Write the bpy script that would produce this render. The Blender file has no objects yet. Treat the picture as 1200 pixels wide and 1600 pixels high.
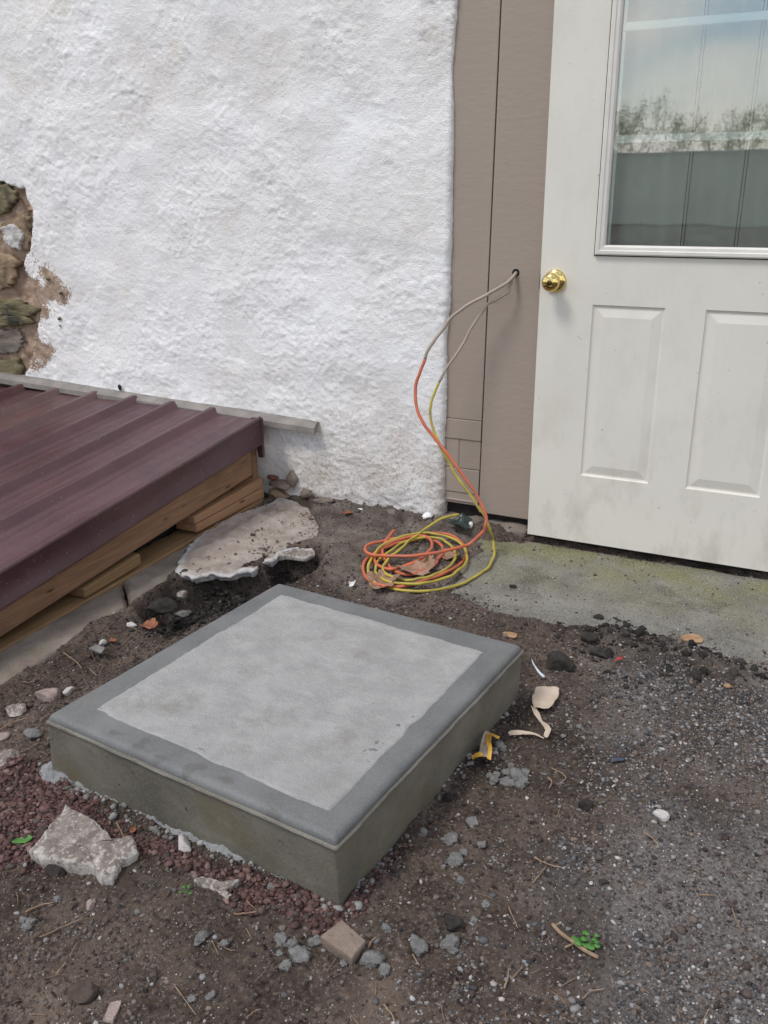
import bpy, bmesh, math
import numpy as np
from mathutils import Vector

S = bpy.context.scene
COL = S.collection
# ------------------------------------------------------------------ camera
F = 1367.85; YAW, PITCH, ROLL = .452006, .355854, -.0103052
cy, sy, cp, sp = math.cos(YAW), math.sin(YAW), math.cos(PITCH), math.sin(PITCH)
FW = np.array([-sy*cp, cy*cp, -sp]); R0 = np.array([cy, sy, 0.]); U0 = np.cross(R0, FW)
RT = math.cos(ROLL)*R0 + math.sin(ROLL)*U0; UP = -math.sin(ROLL)*R0 + math.cos(ROLL)*U0
CAM = np.array([0., 0., 1.25])
cd = bpy.data.cameras.new('camera'); co = bpy.data.objects.new('camera', cd); COL.objects.link(co)
from mathutils import Matrix
m = Matrix.Identity(4)
for i in range(3):
    m[i][0] = RT[i]; m[i][1] = UP[i]; m[i][2] = -FW[i]; m[i][3] = CAM[i]
co.matrix_world = m
cd.sensor_fit = 'VERTICAL'; cd.sensor_height = 24; cd.lens = 24*F/1600
cd.clip_start = .05; cd.clip_end = 3000
S.camera = co
S.render.resolution_x, S.render.resolution_y = 768, 1024
# ------------------------------------------------------------------ light
SUN_EL, SUN_AZ = 58, 215           # degrees; azimuth clockwise from +Y
EXPO = .78; SKY = .10
S.view_settings.view_transform = 'Standard'; S.view_settings.look = 'None'
S.view_settings.exposure = EXPO; S.view_settings.gamma = 1
W = bpy.data.worlds.new('World'); S.world = W; W.use_nodes = True
nt = W.node_tree; nt.nodes.clear()
def wn(t): return nt.nodes.new(t)
out = wn('ShaderNodeOutputWorld'); bg = wn('ShaderNodeBackground'); bg.inputs[1].default_value = SKY
sky = wn('ShaderNodeTexSky'); sky.sky_type = 'NISHITA'; sky.sun_disc = False
sky.sun_elevation = math.radians(SUN_EL); sky.sun_rotation = math.radians(SUN_AZ)
sky.dust_density = .5; sky.ozone_density = 1.2
tc = wn('ShaderNodeTexCoord'); mp = wn('ShaderNodeMapping'); mp.inputs['Scale'].default_value = (1, 1, 2.2)
mp.inputs['Location'].default_value = (.85, .42, .55)
no = wn('ShaderNodeTexNoise'); no.inputs['Scale'].default_value = 2.6; no.inputs['Detail'].default_value = 7; no.inputs['Roughness'].default_value = .52
rp = wn('ShaderNodeValToRGB'); rp.color_ramp.elements[0].position = .44; rp.color_ramp.elements[1].position = .64
rp.color_ramp.elements[0].color = (.05, .05, .05, 1)
mx = wn('ShaderNodeMixRGB'); mx.inputs[2].default_value = (10.6, 9.9, 9.3, 1)
nt.links.new(tc.outputs['Generated'], mp.inputs[0]); nt.links.new(mp.outputs[0], no.inputs['Vector'])
nt.links.new(no.outputs['Fac'], rp.inputs[0]); nt.links.new(rp.outputs[0], mx.inputs[0])
nt.links.new(sky.outputs[0], mx.inputs[1]); nt.links.new(mx.outputs[0], bg.inputs[0]); nt.links.new(bg.outputs[0], out.inputs[0])
sl = bpy.data.lights.new('sun', 'SUN'); sl.energy = 1.2; sl.angle = math.radians(14); sl.color = (1, .96, .9)
so = bpy.data.objects.new('sun', sl); COL.objects.link(so)
e, a = math.radians(SUN_EL), math.radians(SUN_AZ)
sd = Vector((math.sin(a)*math.cos(e), math.cos(a)*math.cos(e), math.sin(e)))
so.rotation_euler = sd.to_track_quat('Z', 'Y').to_euler(); so.location = (-3, -4, 8)

# ------------------------------------------------------------------ geometry helpers
def ray(x, y): return RT*(x-600)/F - UP*(y-800)/F + FW
def G(x, y, z=0.): d = ray(x, y); return CAM + d*((z-CAM[2])/d[2])          # photo point on a level plane
def Wl(x, y, yy=3.): d = ray(x, y); return CAM + d*(yy/d[1])                 # photo point on an upright plane
def pxm(x, y): return np.linalg.norm(G(x, y)-CAM)/F                          # metres per pixel there

def _h(ix, iy, iz, s):
    n = (ix*374761393 + iy*668265263 + iz*2147483647*31 + s*1274126177) & 0xffffffff
    n = ((n ^ (n >> 13))*1274126177) & 0xffffffff
    n = ((n ^ (n >> 16))*2246822519) & 0xffffffff
    return ((n ^ (n >> 15)) & 0xffffff)/float(0xffffff)
def vn(x, y, z=0., s=0):
    x, y, z = np.broadcast_arrays(np.asarray(x, float), np.asarray(y, float), np.asarray(z, float))
    fx, fy, fz = np.floor(x), np.floor(y), np.floor(z)
    ix, iy, iz = fx.astype(np.int64), fy.astype(np.int64), fz.astype(np.int64)
    u, v, w = x-fx, y-fy, z-fz
    u, v, w = u*u*u*(u*(u*6-15)+10), v*v*v*(v*(v*6-15)+10), w*w*w*(w*(w*6-15)+10)
    r = 0
    for dx in (0, 1):
        for dy in (0, 1):
            for dz in (0, 1):
                r = r + (u if dx else 1-u)*(v if dy else 1-v)*(w if dz else 1-w)*_h(ix+dx, iy+dy, iz+dz, s)
    return r*2-1
def fbm(x, y, z=0., o=4, s=0, g=.5):
    r, a, t = 0, 1., 0
    for i in range(o):
        r = r + a*vn(x*2**i+17.3*i, y*2**i+9.1*i, np.asarray(z)*2**i+3.7*i, s+i); t += a; a *= g
    return r/t
def sstep(a, b, x):
    t = np.clip((x-a)/(b-a), 0, 1); return t*t*(3-2*t)
def sdf(x, y, poly):                                                         # signed distance, negative inside
    d = np.full(np.shape(x), 1e9); ins = np.zeros(np.shape(x), bool); n = len(poly)
    for i in range(n):
        ax, ay = poly[i][0], poly[i][1]; bx, by = poly[(i+1) % n][0], poly[(i+1) % n][1]
        ex, ey = bx-ax, by-ay
        t = np.clip(((x-ax)*ex+(y-ay)*ey)/(ex*ex+ey*ey+1e-12), 0, 1)
        d = np.minimum(d, np.hypot(x-ax-t*ex, y-ay-t*ey))
        c = (ay > y) != (by > y)
        xi = ax+(y-ay)/((by-ay) if abs(by-ay) > 1e-12 else 1e-12)*ex
        ins ^= c & (x < xi)
    return np.where(ins, -d, d)
def gpoly(pts, z=0.): return [G(px, py, z)[:2] for px, py in pts]

def tag(o, label=None, cat=None, group=None, kind=None):
    for k, v in (('label', label), ('category', cat), ('group', group), ('kind', kind)):
        if v: o[k] = v
    return o
def thing(name, loc, label, cat, group=None):
    o = bpy.data.objects.new(name, None); COL.objects.link(o); o.location = loc; o.empty_display_size = .1
    return tag(o, label, cat, group)
def wloc(o):
    l = Vector((0, 0, 0))
    while o: l += o.location; o = o.parent
    return np.array(l)
def link(name, V, Fc, mat, parent=None, smooth=True, loc=None, attrs=None):
    """verts in world metres -> one mesh object, linked and parented"""
    V = np.asarray(V, float)
    if loc is None:
        loc = wloc(parent) if parent else np.array([(V[:, 0].min()+V[:, 0].max())/2, (V[:, 1].min()+V[:, 1].max())/2, V[:, 2].min()])
        off = np.zeros(3) if parent else loc
    else: off = np.asarray(loc, float)-(wloc(parent) if parent else 0)
    me = bpy.data.meshes.new(name); L = V-np.asarray(loc)
    if isinstance(Fc, np.ndarray):
        n, k = Fc.shape
        me.vertices.add(len(L)); me.vertices.foreach_set('co', L.astype(np.float32).ravel())
        me.loops.add(n*k); me.loops.foreach_set('vertex_index', Fc.astype(np.int32).ravel())
        me.polygons.add(n); me.polygons.foreach_set('loop_start', (np.arange(n)*k).astype(np.int32))
        me.polygons.foreach_set('loop_total', np.full(n, k, np.int32))
        me.update(calc_edges=True); me.validate()
    else:
        me.from_pydata([tuple(v) for v in L], [], [tuple(int(i) for i in f) for f in Fc]); me.update()
    if smooth: me.polygons.foreach_set('use_smooth', np.ones(len(me.polygons), bool))
    for k, v in (attrs or {}).items():
        v = np.asarray(v, np.float32)
        if v.ndim == 2:
            at = me.attributes.new(k, 'FLOAT_COLOR', 'POINT'); c = np.ones((len(v), 4), np.float32); c[:, :3] = v; at.data.foreach_set('color', c.ravel())
        else:
            at = me.attributes.new(k, 'FLOAT', 'POINT'); at.data.foreach_set('value', v)
    me.materials.append(mat)
    o = bpy.data.objects.new(name, me); COL.objects.link(o); o.location = off
    if parent: o.parent = parent
    return o
class MB:
    """collects simple solids into one mesh"""
    def __init__(s): s.v = []; s.f = []
    def add(s, V, Fc):
        b = len(s.v); s.v += [tuple(x) for x in V]; s.f += [tuple(int(i)+b for i in f) for f in Fc]; return s
    def hexa(s, c, bev=.003):
        """8 corners (bottom 4 ccw, top 4 ccw), edges bevelled"""
        bm = bmesh.new(); vs = [bm.verts.new(tuple(p)) for p in c]
        for f in ((3, 2, 1, 0), (4, 5, 6, 7), (0, 1, 5, 4), (1, 2, 6, 5), (2, 3, 7, 6), (3, 0, 4, 7)): bm.faces.new([vs[i] for i in f])
        if bev: bmesh.ops.bevel(bm, geom=list(bm.edges), offset=bev, segments=2, affect='EDGES', profile=.5)
        bm.normal_update(); bm.verts.index_update()
        s.add([v.co for v in bm.verts], [[v.index for v in f.verts] for f in bm.faces]); bm.free(); return s
    def box(s, x0, x1, y0, y1, z0, z1, bev=.003):
        return s.hexa([(x0, y0, z0), (x1, y0, z0), (x1, y1, z0), (x0, y1, z0), (x0, y0, z1), (x1, y0, z1), (x1, y1, z1), (x0, y1, z1)], bev)
    def build(s, name, mat, parent=None, smooth=False, **k): return link(name, s.v, s.f, mat, parent, smooth, **k)
def gridfaces(nu, nv, closed=False):
    i, j = np.meshgrid(np.arange(nu-(0 if closed else 1)), np.arange(nv-1), indexing='ij')
    i2 = (i+1) % nu
    return np.stack([i*nv+j, i2*nv+j, i2*nv+j+1, i*nv+j+1], -1).reshape(-1, 4)
def catmull(P, n):
    P = np.asarray(P, float); Q = np.vstack([2*P[0]-P[1], P, 2*P[-1]-P[-2]]); o = []
    for i in range(1, len(Q)-2):
        for t in np.linspace(0, 1, n, endpoint=False):
            a, b, c, d = Q[i-1], Q[i], Q[i+1], Q[i+2]
            o.append(.5*(2*b+(c-a)*t+(2*a-5*b+4*c-d)*t*t+(3*b-a-3*c+d)*t**3))
    o.append(P[-1]); return np.array(o)
def tube(path, rad, ns=8):
    P = np.asarray(path, float); n = len(P); rad = np.broadcast_to(rad, (n,))
    T = np.gradient(P, axis=0); T /= np.linalg.norm(T, axis=1)[:, None]+1e-12
    u = np.cross(T[0], [0, 0, 1.]) if abs(T[0][2]) < .9 else np.cross(T[0], [1., 0, 0]); V = []
    for i in range(n):
        u = u-T[i]*(u@T[i]); u /= np.linalg.norm(u); w = np.cross(T[i], u)
        for k in range(ns):
            a = 2*math.pi*k/ns; V.append(P[i]+rad[i]*(math.cos(a)*u+math.sin(a)*w))
    Fc = []
    for i in range(n-1):
        for k in range(ns):
            k2 = (k+1) % ns; Fc.append((i*ns+k, i*ns+k2, (i+1)*ns+k2, (i+1)*ns+k))
    Fc.append(tuple(range(ns))[::-1]); Fc.append(tuple((n-1)*ns+k for k in range(ns)))
    return np.array(V), Fc
def lathe_y(c, prof, ns=32):
    """revolve (radius, out) about the -Y axis through c"""
    V = []; n = len(prof)
    for k in range(ns):
        a = 2*math.pi*k/ns
        for r, o_ in prof: V.append((c[0]+r*math.cos(a), c[1]-o_, c[2]+r*math.sin(a)))
    Fc = []
    for k in range(ns):
        k2 = (k+1) % ns
        for i in range(n-1): Fc.append((k*n+i, k*n+i+1, k2*n+i+1, k2*n+i))
    return V, Fc

# ------------------------------------------------------------------ material helpers
class Mt:
    def __init__(s, name, col=(.5, .5, .5), rough=.9, metal=0., spec=.5):
        s.m = bpy.data.materials.new(name); s.m.use_nodes = True; s.t = s.m.node_tree
        s.b = s.t.nodes['Principled BSDF']; s.b.inputs['Base Color'].default_value = (*col, 1)
        s.b.inputs['Roughness'].default_value = rough; s.b.inputs['Metallic'].default_value = metal
        s.b.inputs['Specular IOR Level'].default_value = spec
        s.tc = s.t.nodes.new('ShaderNodeTexCoord').outputs['Object']
    def n(s, t): return s.t.nodes.new(t)
    def l(s, a, b): s.t.links.new(a, b)
    def vec(s, sc):
        k = s.n('ShaderNodeMapping'); k.inputs['Scale'].default_value = sc; s.l(s.tc, k.inputs[0]); return k.outputs[0]
    def noise(s, scale, det=4, rough=.55, v=None, dist=0.):
        k = s.n('ShaderNodeTexNoise'); k.inputs['Scale'].default_value = scale; k.inputs['Detail'].default_value = det
        k.inputs['Roughness'].default_value = rough; k.inputs['Distortion'].default_value = dist
        s.l(v or s.tc, k.inputs['Vector']); return k.outputs['Fac']
    def voro(s, scale, v=None, out='Distance', feat='F1'):
        k = s.n('ShaderNodeTexVoronoi'); k.inputs['Scale'].default_value = scale; k.feature = feat
        s.l(v or s.tc, k.inputs['Vector']); return k.outputs[out]
    def attr(s, name, out='Fac'):
        k = s.n('ShaderNodeAttribute'); k.attribute_name = name; return k.outputs[out]
    def sepz(s, ax='Z'):
        k = s.n('ShaderNodeSeparateXYZ'); s.l(s.tc, k.inputs[0]); return k.outputs[ax]
    def rng(s, f, a, b, c=0., d=1.):
        k = s.n('ShaderNodeMapRange'); s.l(f, k.inputs[0])
        for i, v in enumerate((a, b, c, d)): k.inputs[i+1].default_value = v
        return k.outputs[0]
    def math(s, op, a, b=0.):
        k = s.n('ShaderNodeMath'); k.operation = op
        for i, v in enumerate((a, b)):
            if isinstance(v, (int, float)): k.inputs[i].default_value = v
            else: s.l(v, k.inputs[i])
        return k.outputs[0]
    def mix(s, f, a, b, mode='MIX'):
        k = s.n('ShaderNodeMixRGB'); k.blend_type = mode
        for i, v in enumerate((f, a, b)):
            if isinstance(v, (int, float)): k.inputs[i].default_value = v
            elif isinstance(v, tuple): k.inputs[i].default_value = (*v, 1)
            else: s.l(v, k.inputs[i])
        return k.outputs[0]
    def col(s, c): s.l(c, s.b.inputs['Base Color']); return s
    def rough(s, c): s.l(c, s.b.inputs['Roughness']); return s
    def bump(s, h, st=.5, d=.01):
        k = s.n('ShaderNodeBump'); k.inputs['Strength'].default_value = st; k.inputs['Distance'].default_value = d
        s.l(h, k.inputs['Height'])
        if s.b.inputs['Normal'].is_linked: s.l(s.b.inputs['Normal'].links[0].from_socket, k.inputs['Normal'])
        s.l(k.outputs[0], s.b.inputs['Normal']); return s

# ------------------------------------------------------------------ the materials
def m_ground():
    M = Mt('ground', rough=.95, spec=.25)
    d = M.mix(M.rng(M.noise(9, 5), .35, .65), (.054, .040, .032), (.120, .092, .074))
    d = M.mix(M.rng(M.noise(120, 3), .5, .75), d, (.165, .135, .118))
    d = M.mix(M.rng(M.noise(60, 4), .3, .45, 1, 0), d, (.026, .019, .017))
    g = M.mix(M.rng(M.noise(140, 4), .3, .7), (.060, .056, .056), (.25, .235, .23))
    d = M.mix(M.rng(M.math('ADD', M.attr('grey'), M.math('MULTIPLY', M.noise(40, 4), .5)), .45, 1.0, 0, .85), d, g)
    d = M.mix(M.rng(M.math('ADD', M.attr('red'), M.math('MULTIPLY', M.noise(70, 3), .4)), .5, .9, 0, .85), d, (.088, .050, .044))
    d = M.mix(M.attr('dust'), d, M.mix(M.noise(50, 4), (.20, .17, .15), (.33, .31, .30)))
    d = M.mix(M.attr('tan'), d, M.mix(M.rng(M.noise(14, 6), .35, .65), (.085, .066, .056), (.19, .165, .145)))
    d = M.mix(M.attr('black'), d, M.mix(M.noise(60, 5), (.010, .009, .009), (.032, .028, .026)))
    w = M.rng(M.voro(160), .0, .16, 1, 0)                            # pale grit sitting in the dirt
    w = M.math('MULTIPLY', w, M.rng(M.noise(35, 3), .52, .6))
    d = M.mix(M.math('MULTIPLY', w, .28), d, (.38, .34, .31))
    d = M.mix(1., d, M.mix(M.rng(M.noise(2.6, 5, .6), .34, .68), (.62, .60, .58), (1.38, 1.36, 1.34)), 'MULTIPLY')
    M.col(d); M.bump(M.noise(160, 6, .65), .9, .008); M.bump(M.noise(420, 3, .6), .7, .003); return M.m
def m_stones():
    M = Mt('gravel', rough=.9, spec=.3)
    M.col(M.mix(M.rng(M.noise(220, 3), .3, .7, 0, .5), M.attr('col', 'Color'), (.5, .5, .5), 'MULTIPLY')); M.bump(M.noise(500, 2), .4, .002); return M.m
def m_stucco():
    M = Mt('stucco', rough=.95, spec=.15)
    c = M.mix(M.rng(M.noise(2.2, 4), .4, .7), (.88, .88, .88), (.84, .82, .795))
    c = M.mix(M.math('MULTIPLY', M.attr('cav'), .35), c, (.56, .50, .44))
    c = M.mix(M.math('MULTIPLY', M.rng(M.noise(5, 6, .65), .55, .72), .5), c, (.70, .64, .55))
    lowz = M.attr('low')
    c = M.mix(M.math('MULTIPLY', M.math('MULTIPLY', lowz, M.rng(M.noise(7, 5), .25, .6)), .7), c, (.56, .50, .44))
    sp = M.math('MULTIPLY', M.rng(M.noise(120, 3), .66, .74), M.rng(M.noise(9, 3), .40, .62))
    c = M.mix(M.math('MULTIPLY', sp, .75), c, (.42, .36, .31))
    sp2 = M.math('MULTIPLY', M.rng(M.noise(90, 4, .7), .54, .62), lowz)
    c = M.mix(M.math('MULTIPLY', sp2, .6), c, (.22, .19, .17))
    fl = M.rng(M.math('ADD', M.attr('flake'), M.math('MULTIPLY', M.noise(130, 3, .6), 1.0)), .94, 1.04)
    br = M.mix(M.rng(M.noise(22, 5), .35, .65), (.27, .18, .125), (.47, .36, .275))
    c = M.mix(fl, c, br)
    M.col(c); M.bump(M.noise(75, 6, .7), .65, .008); M.bump(M.noise(240, 4, .65), .8, .005); return M.m
def m_rock(name, a, b, sc=30, c=None, pale=.0, bs=.7):
    M = Mt(name, rough=.92, spec=.25)
    k = M.mix(M.rng(M.noise(sc, 6, .62), .32, .68), a, b)
    if c: k = M.mix(M.rng(M.noise(sc*.6, 5), .52, .66), k, c)
    k = M.mix(M.math('MULTIPLY', M.rng(M.noise(sc*6, 3), .62, .7), .6), k, (.03, .026, .024))
    if pale: k = M.mix(M.math('MULTIPLY', M.rng(M.math('ADD', M.noise(sc*4, 4), M.math('MULTIPLY', M.attr('edge'), .12)), .55, .62), pale), k, (.55, .53, .5))
    M.col(k); M.bump(M.noise(sc*5, 6, .65), bs, .006); return M.m
def m_paint(name, col, dirt=(.3, .27, .22), bs=.25, bsc=(60, 60, 26), amt=.35, rough=.55):
    M = Mt(name, rough=rough, spec=.35)
    c = M.mix(M.rng(M.noise(3, 6, .6), .35, .75, 0, amt*.6), col, tuple(x*.86 for x in col))
    c = M.mix(M.math('MULTIPLY', M.rng(M.noise(45, 5, .7), .64, .76), amt), c, dirt)
    M.col(c); M.bump(M.noise(1, 4, .55, M.vec(bsc)), bs, .006); return M.m
def m_door():
    M = Mt('door_paint', rough=.42, spec=.4)
    c = M.mix(M.rng(M.noise(2.5, 5), .35, .7), (.69, .665, .595), (.64, .615, .545))
    z = M.rng(M.sepz(), .0, .55, 1, 0)
    sm = M.math('MULTIPLY', M.rng(M.noise(1, 6, .68, M.vec((9, 9, 5))), .5, .72), M.math('ADD', M.math('MULTIPLY', z, .38), .14))
    c = M.mix(sm, c, (.36, .33, .28))
    sc = M.math('MULTIPLY', M.rng(M.noise(1, 3, .5, M.vec((16, 16, 150)), 1.5), .72, .76), M.rng(M.noise(5, 3), .5, .62))
    c = M.mix(M.math('MULTIPLY', sc, .55), c, (.22, .20, .18))
    ks = M.rng(M.noise(55, 2), .73, .77)
    c = M.mix(M.math('MULTIPLY', ks, .6), c, (.13, .12, .11))
    M.col(c); M.bump(M.noise(1, 3, .5, M.vec((120, 120, 14))), .04, .004); return M.m
def m_wood(name, a, b, knot=True, bs=.3):
    M = Mt(name, rough=.75, spec=.25)
    g = M.noise(1, 5, .6, M.vec((60, 3.0, 60)), .6)
    c = M.mix(M.rng(g, .3, .7), a, b)
    c = M.mix(M.math('MULTIPLY', M.rng(M.noise(1, 3, .5, M.vec((160, 5, 160))), .55, .75), .5), c, tuple(x*.5 for x in a))
    c = M.mix(M.rng(M.noise(4, 4), .5, .75, 0, .6), c, tuple(x*.45 for x in a))
    if knot:
        k = M.rng(M.voro(1, M.vec((20, 5.5, 20))), .06, .14, 1, 0)
        c = M.mix(M.math('MULTIPLY', k, .9), c, (.045, .024, .012))
    M.col(c); M.bump(g, bs, .004); return M.m
def m_metal():
    M = Mt('maroon_metal', rough=.34, spec=.75)
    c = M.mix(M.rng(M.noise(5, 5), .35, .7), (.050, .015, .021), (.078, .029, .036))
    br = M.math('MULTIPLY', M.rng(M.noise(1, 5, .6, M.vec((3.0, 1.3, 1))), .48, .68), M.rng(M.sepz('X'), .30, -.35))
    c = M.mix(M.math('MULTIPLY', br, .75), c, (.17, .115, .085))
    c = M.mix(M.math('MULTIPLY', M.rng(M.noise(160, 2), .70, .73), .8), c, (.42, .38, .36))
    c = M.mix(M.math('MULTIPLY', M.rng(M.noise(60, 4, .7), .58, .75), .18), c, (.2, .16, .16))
    M.col(c); M.rough(M.rng(M.noise(30, 5), .3, .7, .36, .50)); M.bump(M.noise(14, 3), .12, .01); return M.m
def m_conc(name, a, b, tan=None, tanamt=.5, stain=None, bs=.35, sc=18, rough=.85, pores=0., edge=0):
    M = Mt(name, rough=rough, spec=.3)
    c = M.mix(M.rng(M.noise(sc*.35, 6, .6), .36, .66), a, b)
    c = M.mix(M.math('MULTIPLY', M.rng(M.noise(sc*14, 3, .6), .45, .7), .3), c, tuple(min(.8, x*1.5) for x in b))
    if tan: c = M.mix(M.math('MULTIPLY', M.rng(M.noise(sc*.5, 6, .62), .52, .7), tanamt), c, tan)
    if stain: c = M.mix(M.attr('stain'), c, stain)
    if edge: c = M.mix(M.math('MULTIPLY', M.attr('edge'), M.rng(M.noise(40, 5, .65), .3, .5)), c, M.mix(M.noise(60, 5, .7), (.28, .27, .26), (.74, .74, .74)))
    if pores: c = M.mix(M.math('MULTIPLY', M.rng(M.noise(sc*7, 2), .70, .74), pores), c, (.02, .02, .018))
    M.col(c); M.bump(M.noise(sc*11, 5, .65), bs, .004); M.bump(M.noise(sc*1.2, 4), bs*.5, .006); return M.m
def m_plain(name, a, b, sc=40, rough=.7, spec=.4, metal=0., bs=.2):
    M = Mt(name, rough=rough, spec=spec, metal=metal)
    M.col(M.mix(M.rng(M.noise(sc, 4), .35, .65), a, b))
    if bs: M.bump(M.noise(sc*2, 4), bs, .003)
    return M.m
def m_glass():
    M = Mt('window_glass'); t = M.t; t.nodes.remove(M.b)
    tr = M.n('ShaderNodeBsdfTransparent'); tr.inputs[0].default_value = (.94, .97, .95, 1)
    gl = M.n('ShaderNodeBsdfGlossy'); gl.inputs['Roughness'].default_value = .018; gl.inputs[0].default_value = (1, 1, 1, 1)
    fr = M.n('ShaderNodeFresnel'); fr.inputs[0].default_value = 1.5
    f = M.rng(fr.outputs[0], 0, 1, .125, 1.)
    bp = M.n('ShaderNodeBump'); bp.inputs['Strength'].default_value = .02; bp.inputs['Distance'].default_value = .01
    M.l(M.noise(3, 2), bp.inputs['Height']); M.l(bp.outputs[0], gl.inputs['Normal'])
    mx = M.n('ShaderNodeMixShader'); M.l(f, mx.inputs[0]); M.l(tr.outputs[0], mx.inputs[1]); M.l(gl.outputs[0], mx.inputs[2])
    o = [k for k in t.nodes if k.type == 'OUTPUT_MATERIAL'][0]; M.l(mx.outputs[0], o.inputs[0]); return M.m
MG, MS, MST = m_ground(), m_stones(), m_stucco()
M_TAUPE = m_paint('taupe_paint', (.325, .268, .222), (.19, .15, .115), .17, (22, 60, 60), .4)
M_DOOR = m_door()
M_TRIMW = m_plain('cream_frame', (.66, .64, .585), (.60, .58, .53), 12, .4, .4, 0, .03)
M_MUNT = m_plain('pale_muntin', (.90, .95, .92), (.88, .93, .90), 20, .4, .4, 0, 0)
M_BRASS = m_plain('polished_brass', (.78, .62, .24), (.72, .55, .20), 30, .10, .5, 1., 0)
M_DARK = m_plain('dark_gap', (.020, .018, .017), (.035, .030, .028), 30, .9, .2)  # near black, painted in for shade in gaps, also on dark parts
M_GBACK = m_plain('pale_backing', (.56, .57, .50), (.48, .49, .43), 8, .95, .1, 0, 0)
M_METAL = m_metal()
M_BEAM = m_wood('beam_wood', (.18, .100, .058), (.28, .168, .10))
M_SHIM = m_wood('shim_wood', (.27, .150, .082), (.35, .210, .122))
M_SILL = m_wood('sill_wood', (.20, .122, .060), (.28, .178, .092))
M_FLASH = m_plain('weathered_grey', (.17, .155, .14), (.24, .22, .20), 14, .6, .4, 0, .1)
def m_panel():
    M = Mt('rough_concrete', rough=.9, spec=.25)
    c = M.mix(M.rng(M.noise(11, 9, .74), .40, .60), (.295, .295, .289), (.36, .36, .353))
    c = M.mix(M.math('MULTIPLY', M.rng(M.noise(1, 6, .65, M.vec((9, 30, 9)), .8), .54, .70), .4), c, (.42, .42, .41))
    c = M.mix(M.math('MULTIPLY', M.rng(M.noise(8, 8, .7), .55, .66), .45), c, (.215, .198, .165))
    c = M.mix(M.math('MULTIPLY', M.rng(M.noise(3.2, 4), .56, .66), .22), c, (.22, .216, .205))
    c = M.mix(M.math('MULTIPLY', M.rng(M.noise(230, 3), .62, .70), .5), c, (.46, .46, .45))
    c = M.mix(M.math('MULTIPLY', M.rng(M.noise(150, 2), .70, .74), .6), c, (.07, .068, .06))
    M.col(c); M.bump(M.noise(210, 5, .7), .9, .005); M.bump(M.noise(1, 5, .6, M.vec((14, 60, 14))), .25, .005); return M.m
M_PANEL = m_panel()
M_BORDER = m_conc('troweled_concrete', (.105, .109, .109), (.155, .159, .158), (.20, .19, .16), .25, (.085, .082, .072), .18, 16, .6)
M_SIDE = m_conc('damp_concrete', (.105, .097, .077), (.195, .181, .147), (.15, .125, .075), .8, None, .3, 14, .7, .9)
def m_apron():
    M = Mt('mossy_concrete', rough=.95, spec=.2)
    c = M.mix(M.rng(M.noise(7, 6), .35, .65), (.165, .158, .138), (.255, .247, .222))
    ms = M.math('MULTIPLY', M.rng(M.sepz('Y'), 2.50, 2.85), M.rng(M.noise(6, 5, .6), .32, .58))
    c = M.mix(M.math('MULTIPLY', ms, .85), c, (.215, .205, .095))
    c = M.mix(M.math('MULTIPLY', M.rng(M.noise(5, 4), .58, .66), .5), c, (.075, .066, .055))
    c = M.mix(M.math('MULTIPLY', M.rng(M.noise(190, 3, .6), .55, .64), .7), c, (.36, .35, .32))
    c = M.mix(M.math('MULTIPLY', M.rng(M.noise(210, 3, .6), .43, .36), .75), c, (.045, .042, .036))
    M.col(c); M.bump(M.noise(200, 5, .65), 1., .006); return M.m
M_FOOT = m_conc('cement_slop', (.20, .205, .205), (.30, .305, .305), None, 0, None, .9, 30)
M_RIDGE = m_conc('rough_ridge', (.085, .081, .068), (.215, .205, .18), None, 0, None, .9, 30)
M_CURB = m_conc('old_concrete', (.155, .128, .105), (.245, .21, .178), (.13, .125, .085), .6, None, 1., 22, .9, .8)
M_SLABT = m_conc('pinkish_concrete', (.25, .21, .18), (.42, .37, .33), (.14, .115, .095), .6, None, 1., 20, .9, 1., 1)
M_APRON = m_apron()
M_CHUNK = m_rock('lichen_concrete', (.13, .105, .09), (.30, .265, .235), 26, (.44, .42, .38), .45)
M_CEM = m_rock('grey_cement', (.17, .168, .162), (.29, .285, .275), 60, None, 0, 1.)
M_PALE = m_rock('pale_stone', (.42, .40, .38), (.60, .58, .56), 40)
M_BLACK = m_rock('dark_clod', (.022, .019, .018), (.055, .048, .044), 50)
M_BROWN = m_rock('brown_clod', (.060, .045, .038), (.11, .085, .070), 50)
M_PINK = m_rock('pink_stone', (.26, .19, .17), (.40, .33, .30), 40)
M_BRICK = m_rock('brown_paver', (.19, .145, .115), (.26, .205, .17), 30, (.14, .11, .09))
M_OLIVE = m_rock('olive_stone', (.11, .095, .05), (.22, .19, .115), 18, (.07, .068, .05))
M_TANST = m_rock('tan_stone', (.22, .15, .095), (.36, .27, .18), 20, (.12, .095, .06))
M_RED = m_plain('red_paint', (.13, .035, .03), (.19, .06, .05), 60)
M_ORANGE = m_plain('orange_cable', (.56, .135, .06), (.40, .12, .07), 18, .5, .4, 0, .05)
M_YELLOW = m_plain('yellow_cable', (.47, .385, .05), (.34, .28, .06), 18, .5, .4, 0, .05)
M_CABP = m_plain('painted_cable', (.36, .305, .25), (.32, .27, .22), 25, .55, .35, 0, .05)
M_LEAF = m_plain('dry_leaf', (.20, .115, .075), (.33, .21, .145), 45, .8, .2, 0, .5)
M_LEAFR = m_plain('rust_leaf', (.20, .075, .04), (.28, .12, .07), 45, .8, .2, 0, .5)
M_CHIP = m_plain('wood_chip', (.26, .15, .08), (.38, .25, .15), 50, .8, .2, 0, .5)
M_PAPER = m_plain('tan_paper', (.44, .36, .28), (.50, .42, .34), 20, .85, .2, 0, .2)
M_YELP = m_plain('yellow_foil', (.62, .35, .035), (.52, .29, .05), 25, .5, .4, 0, .2)
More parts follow.
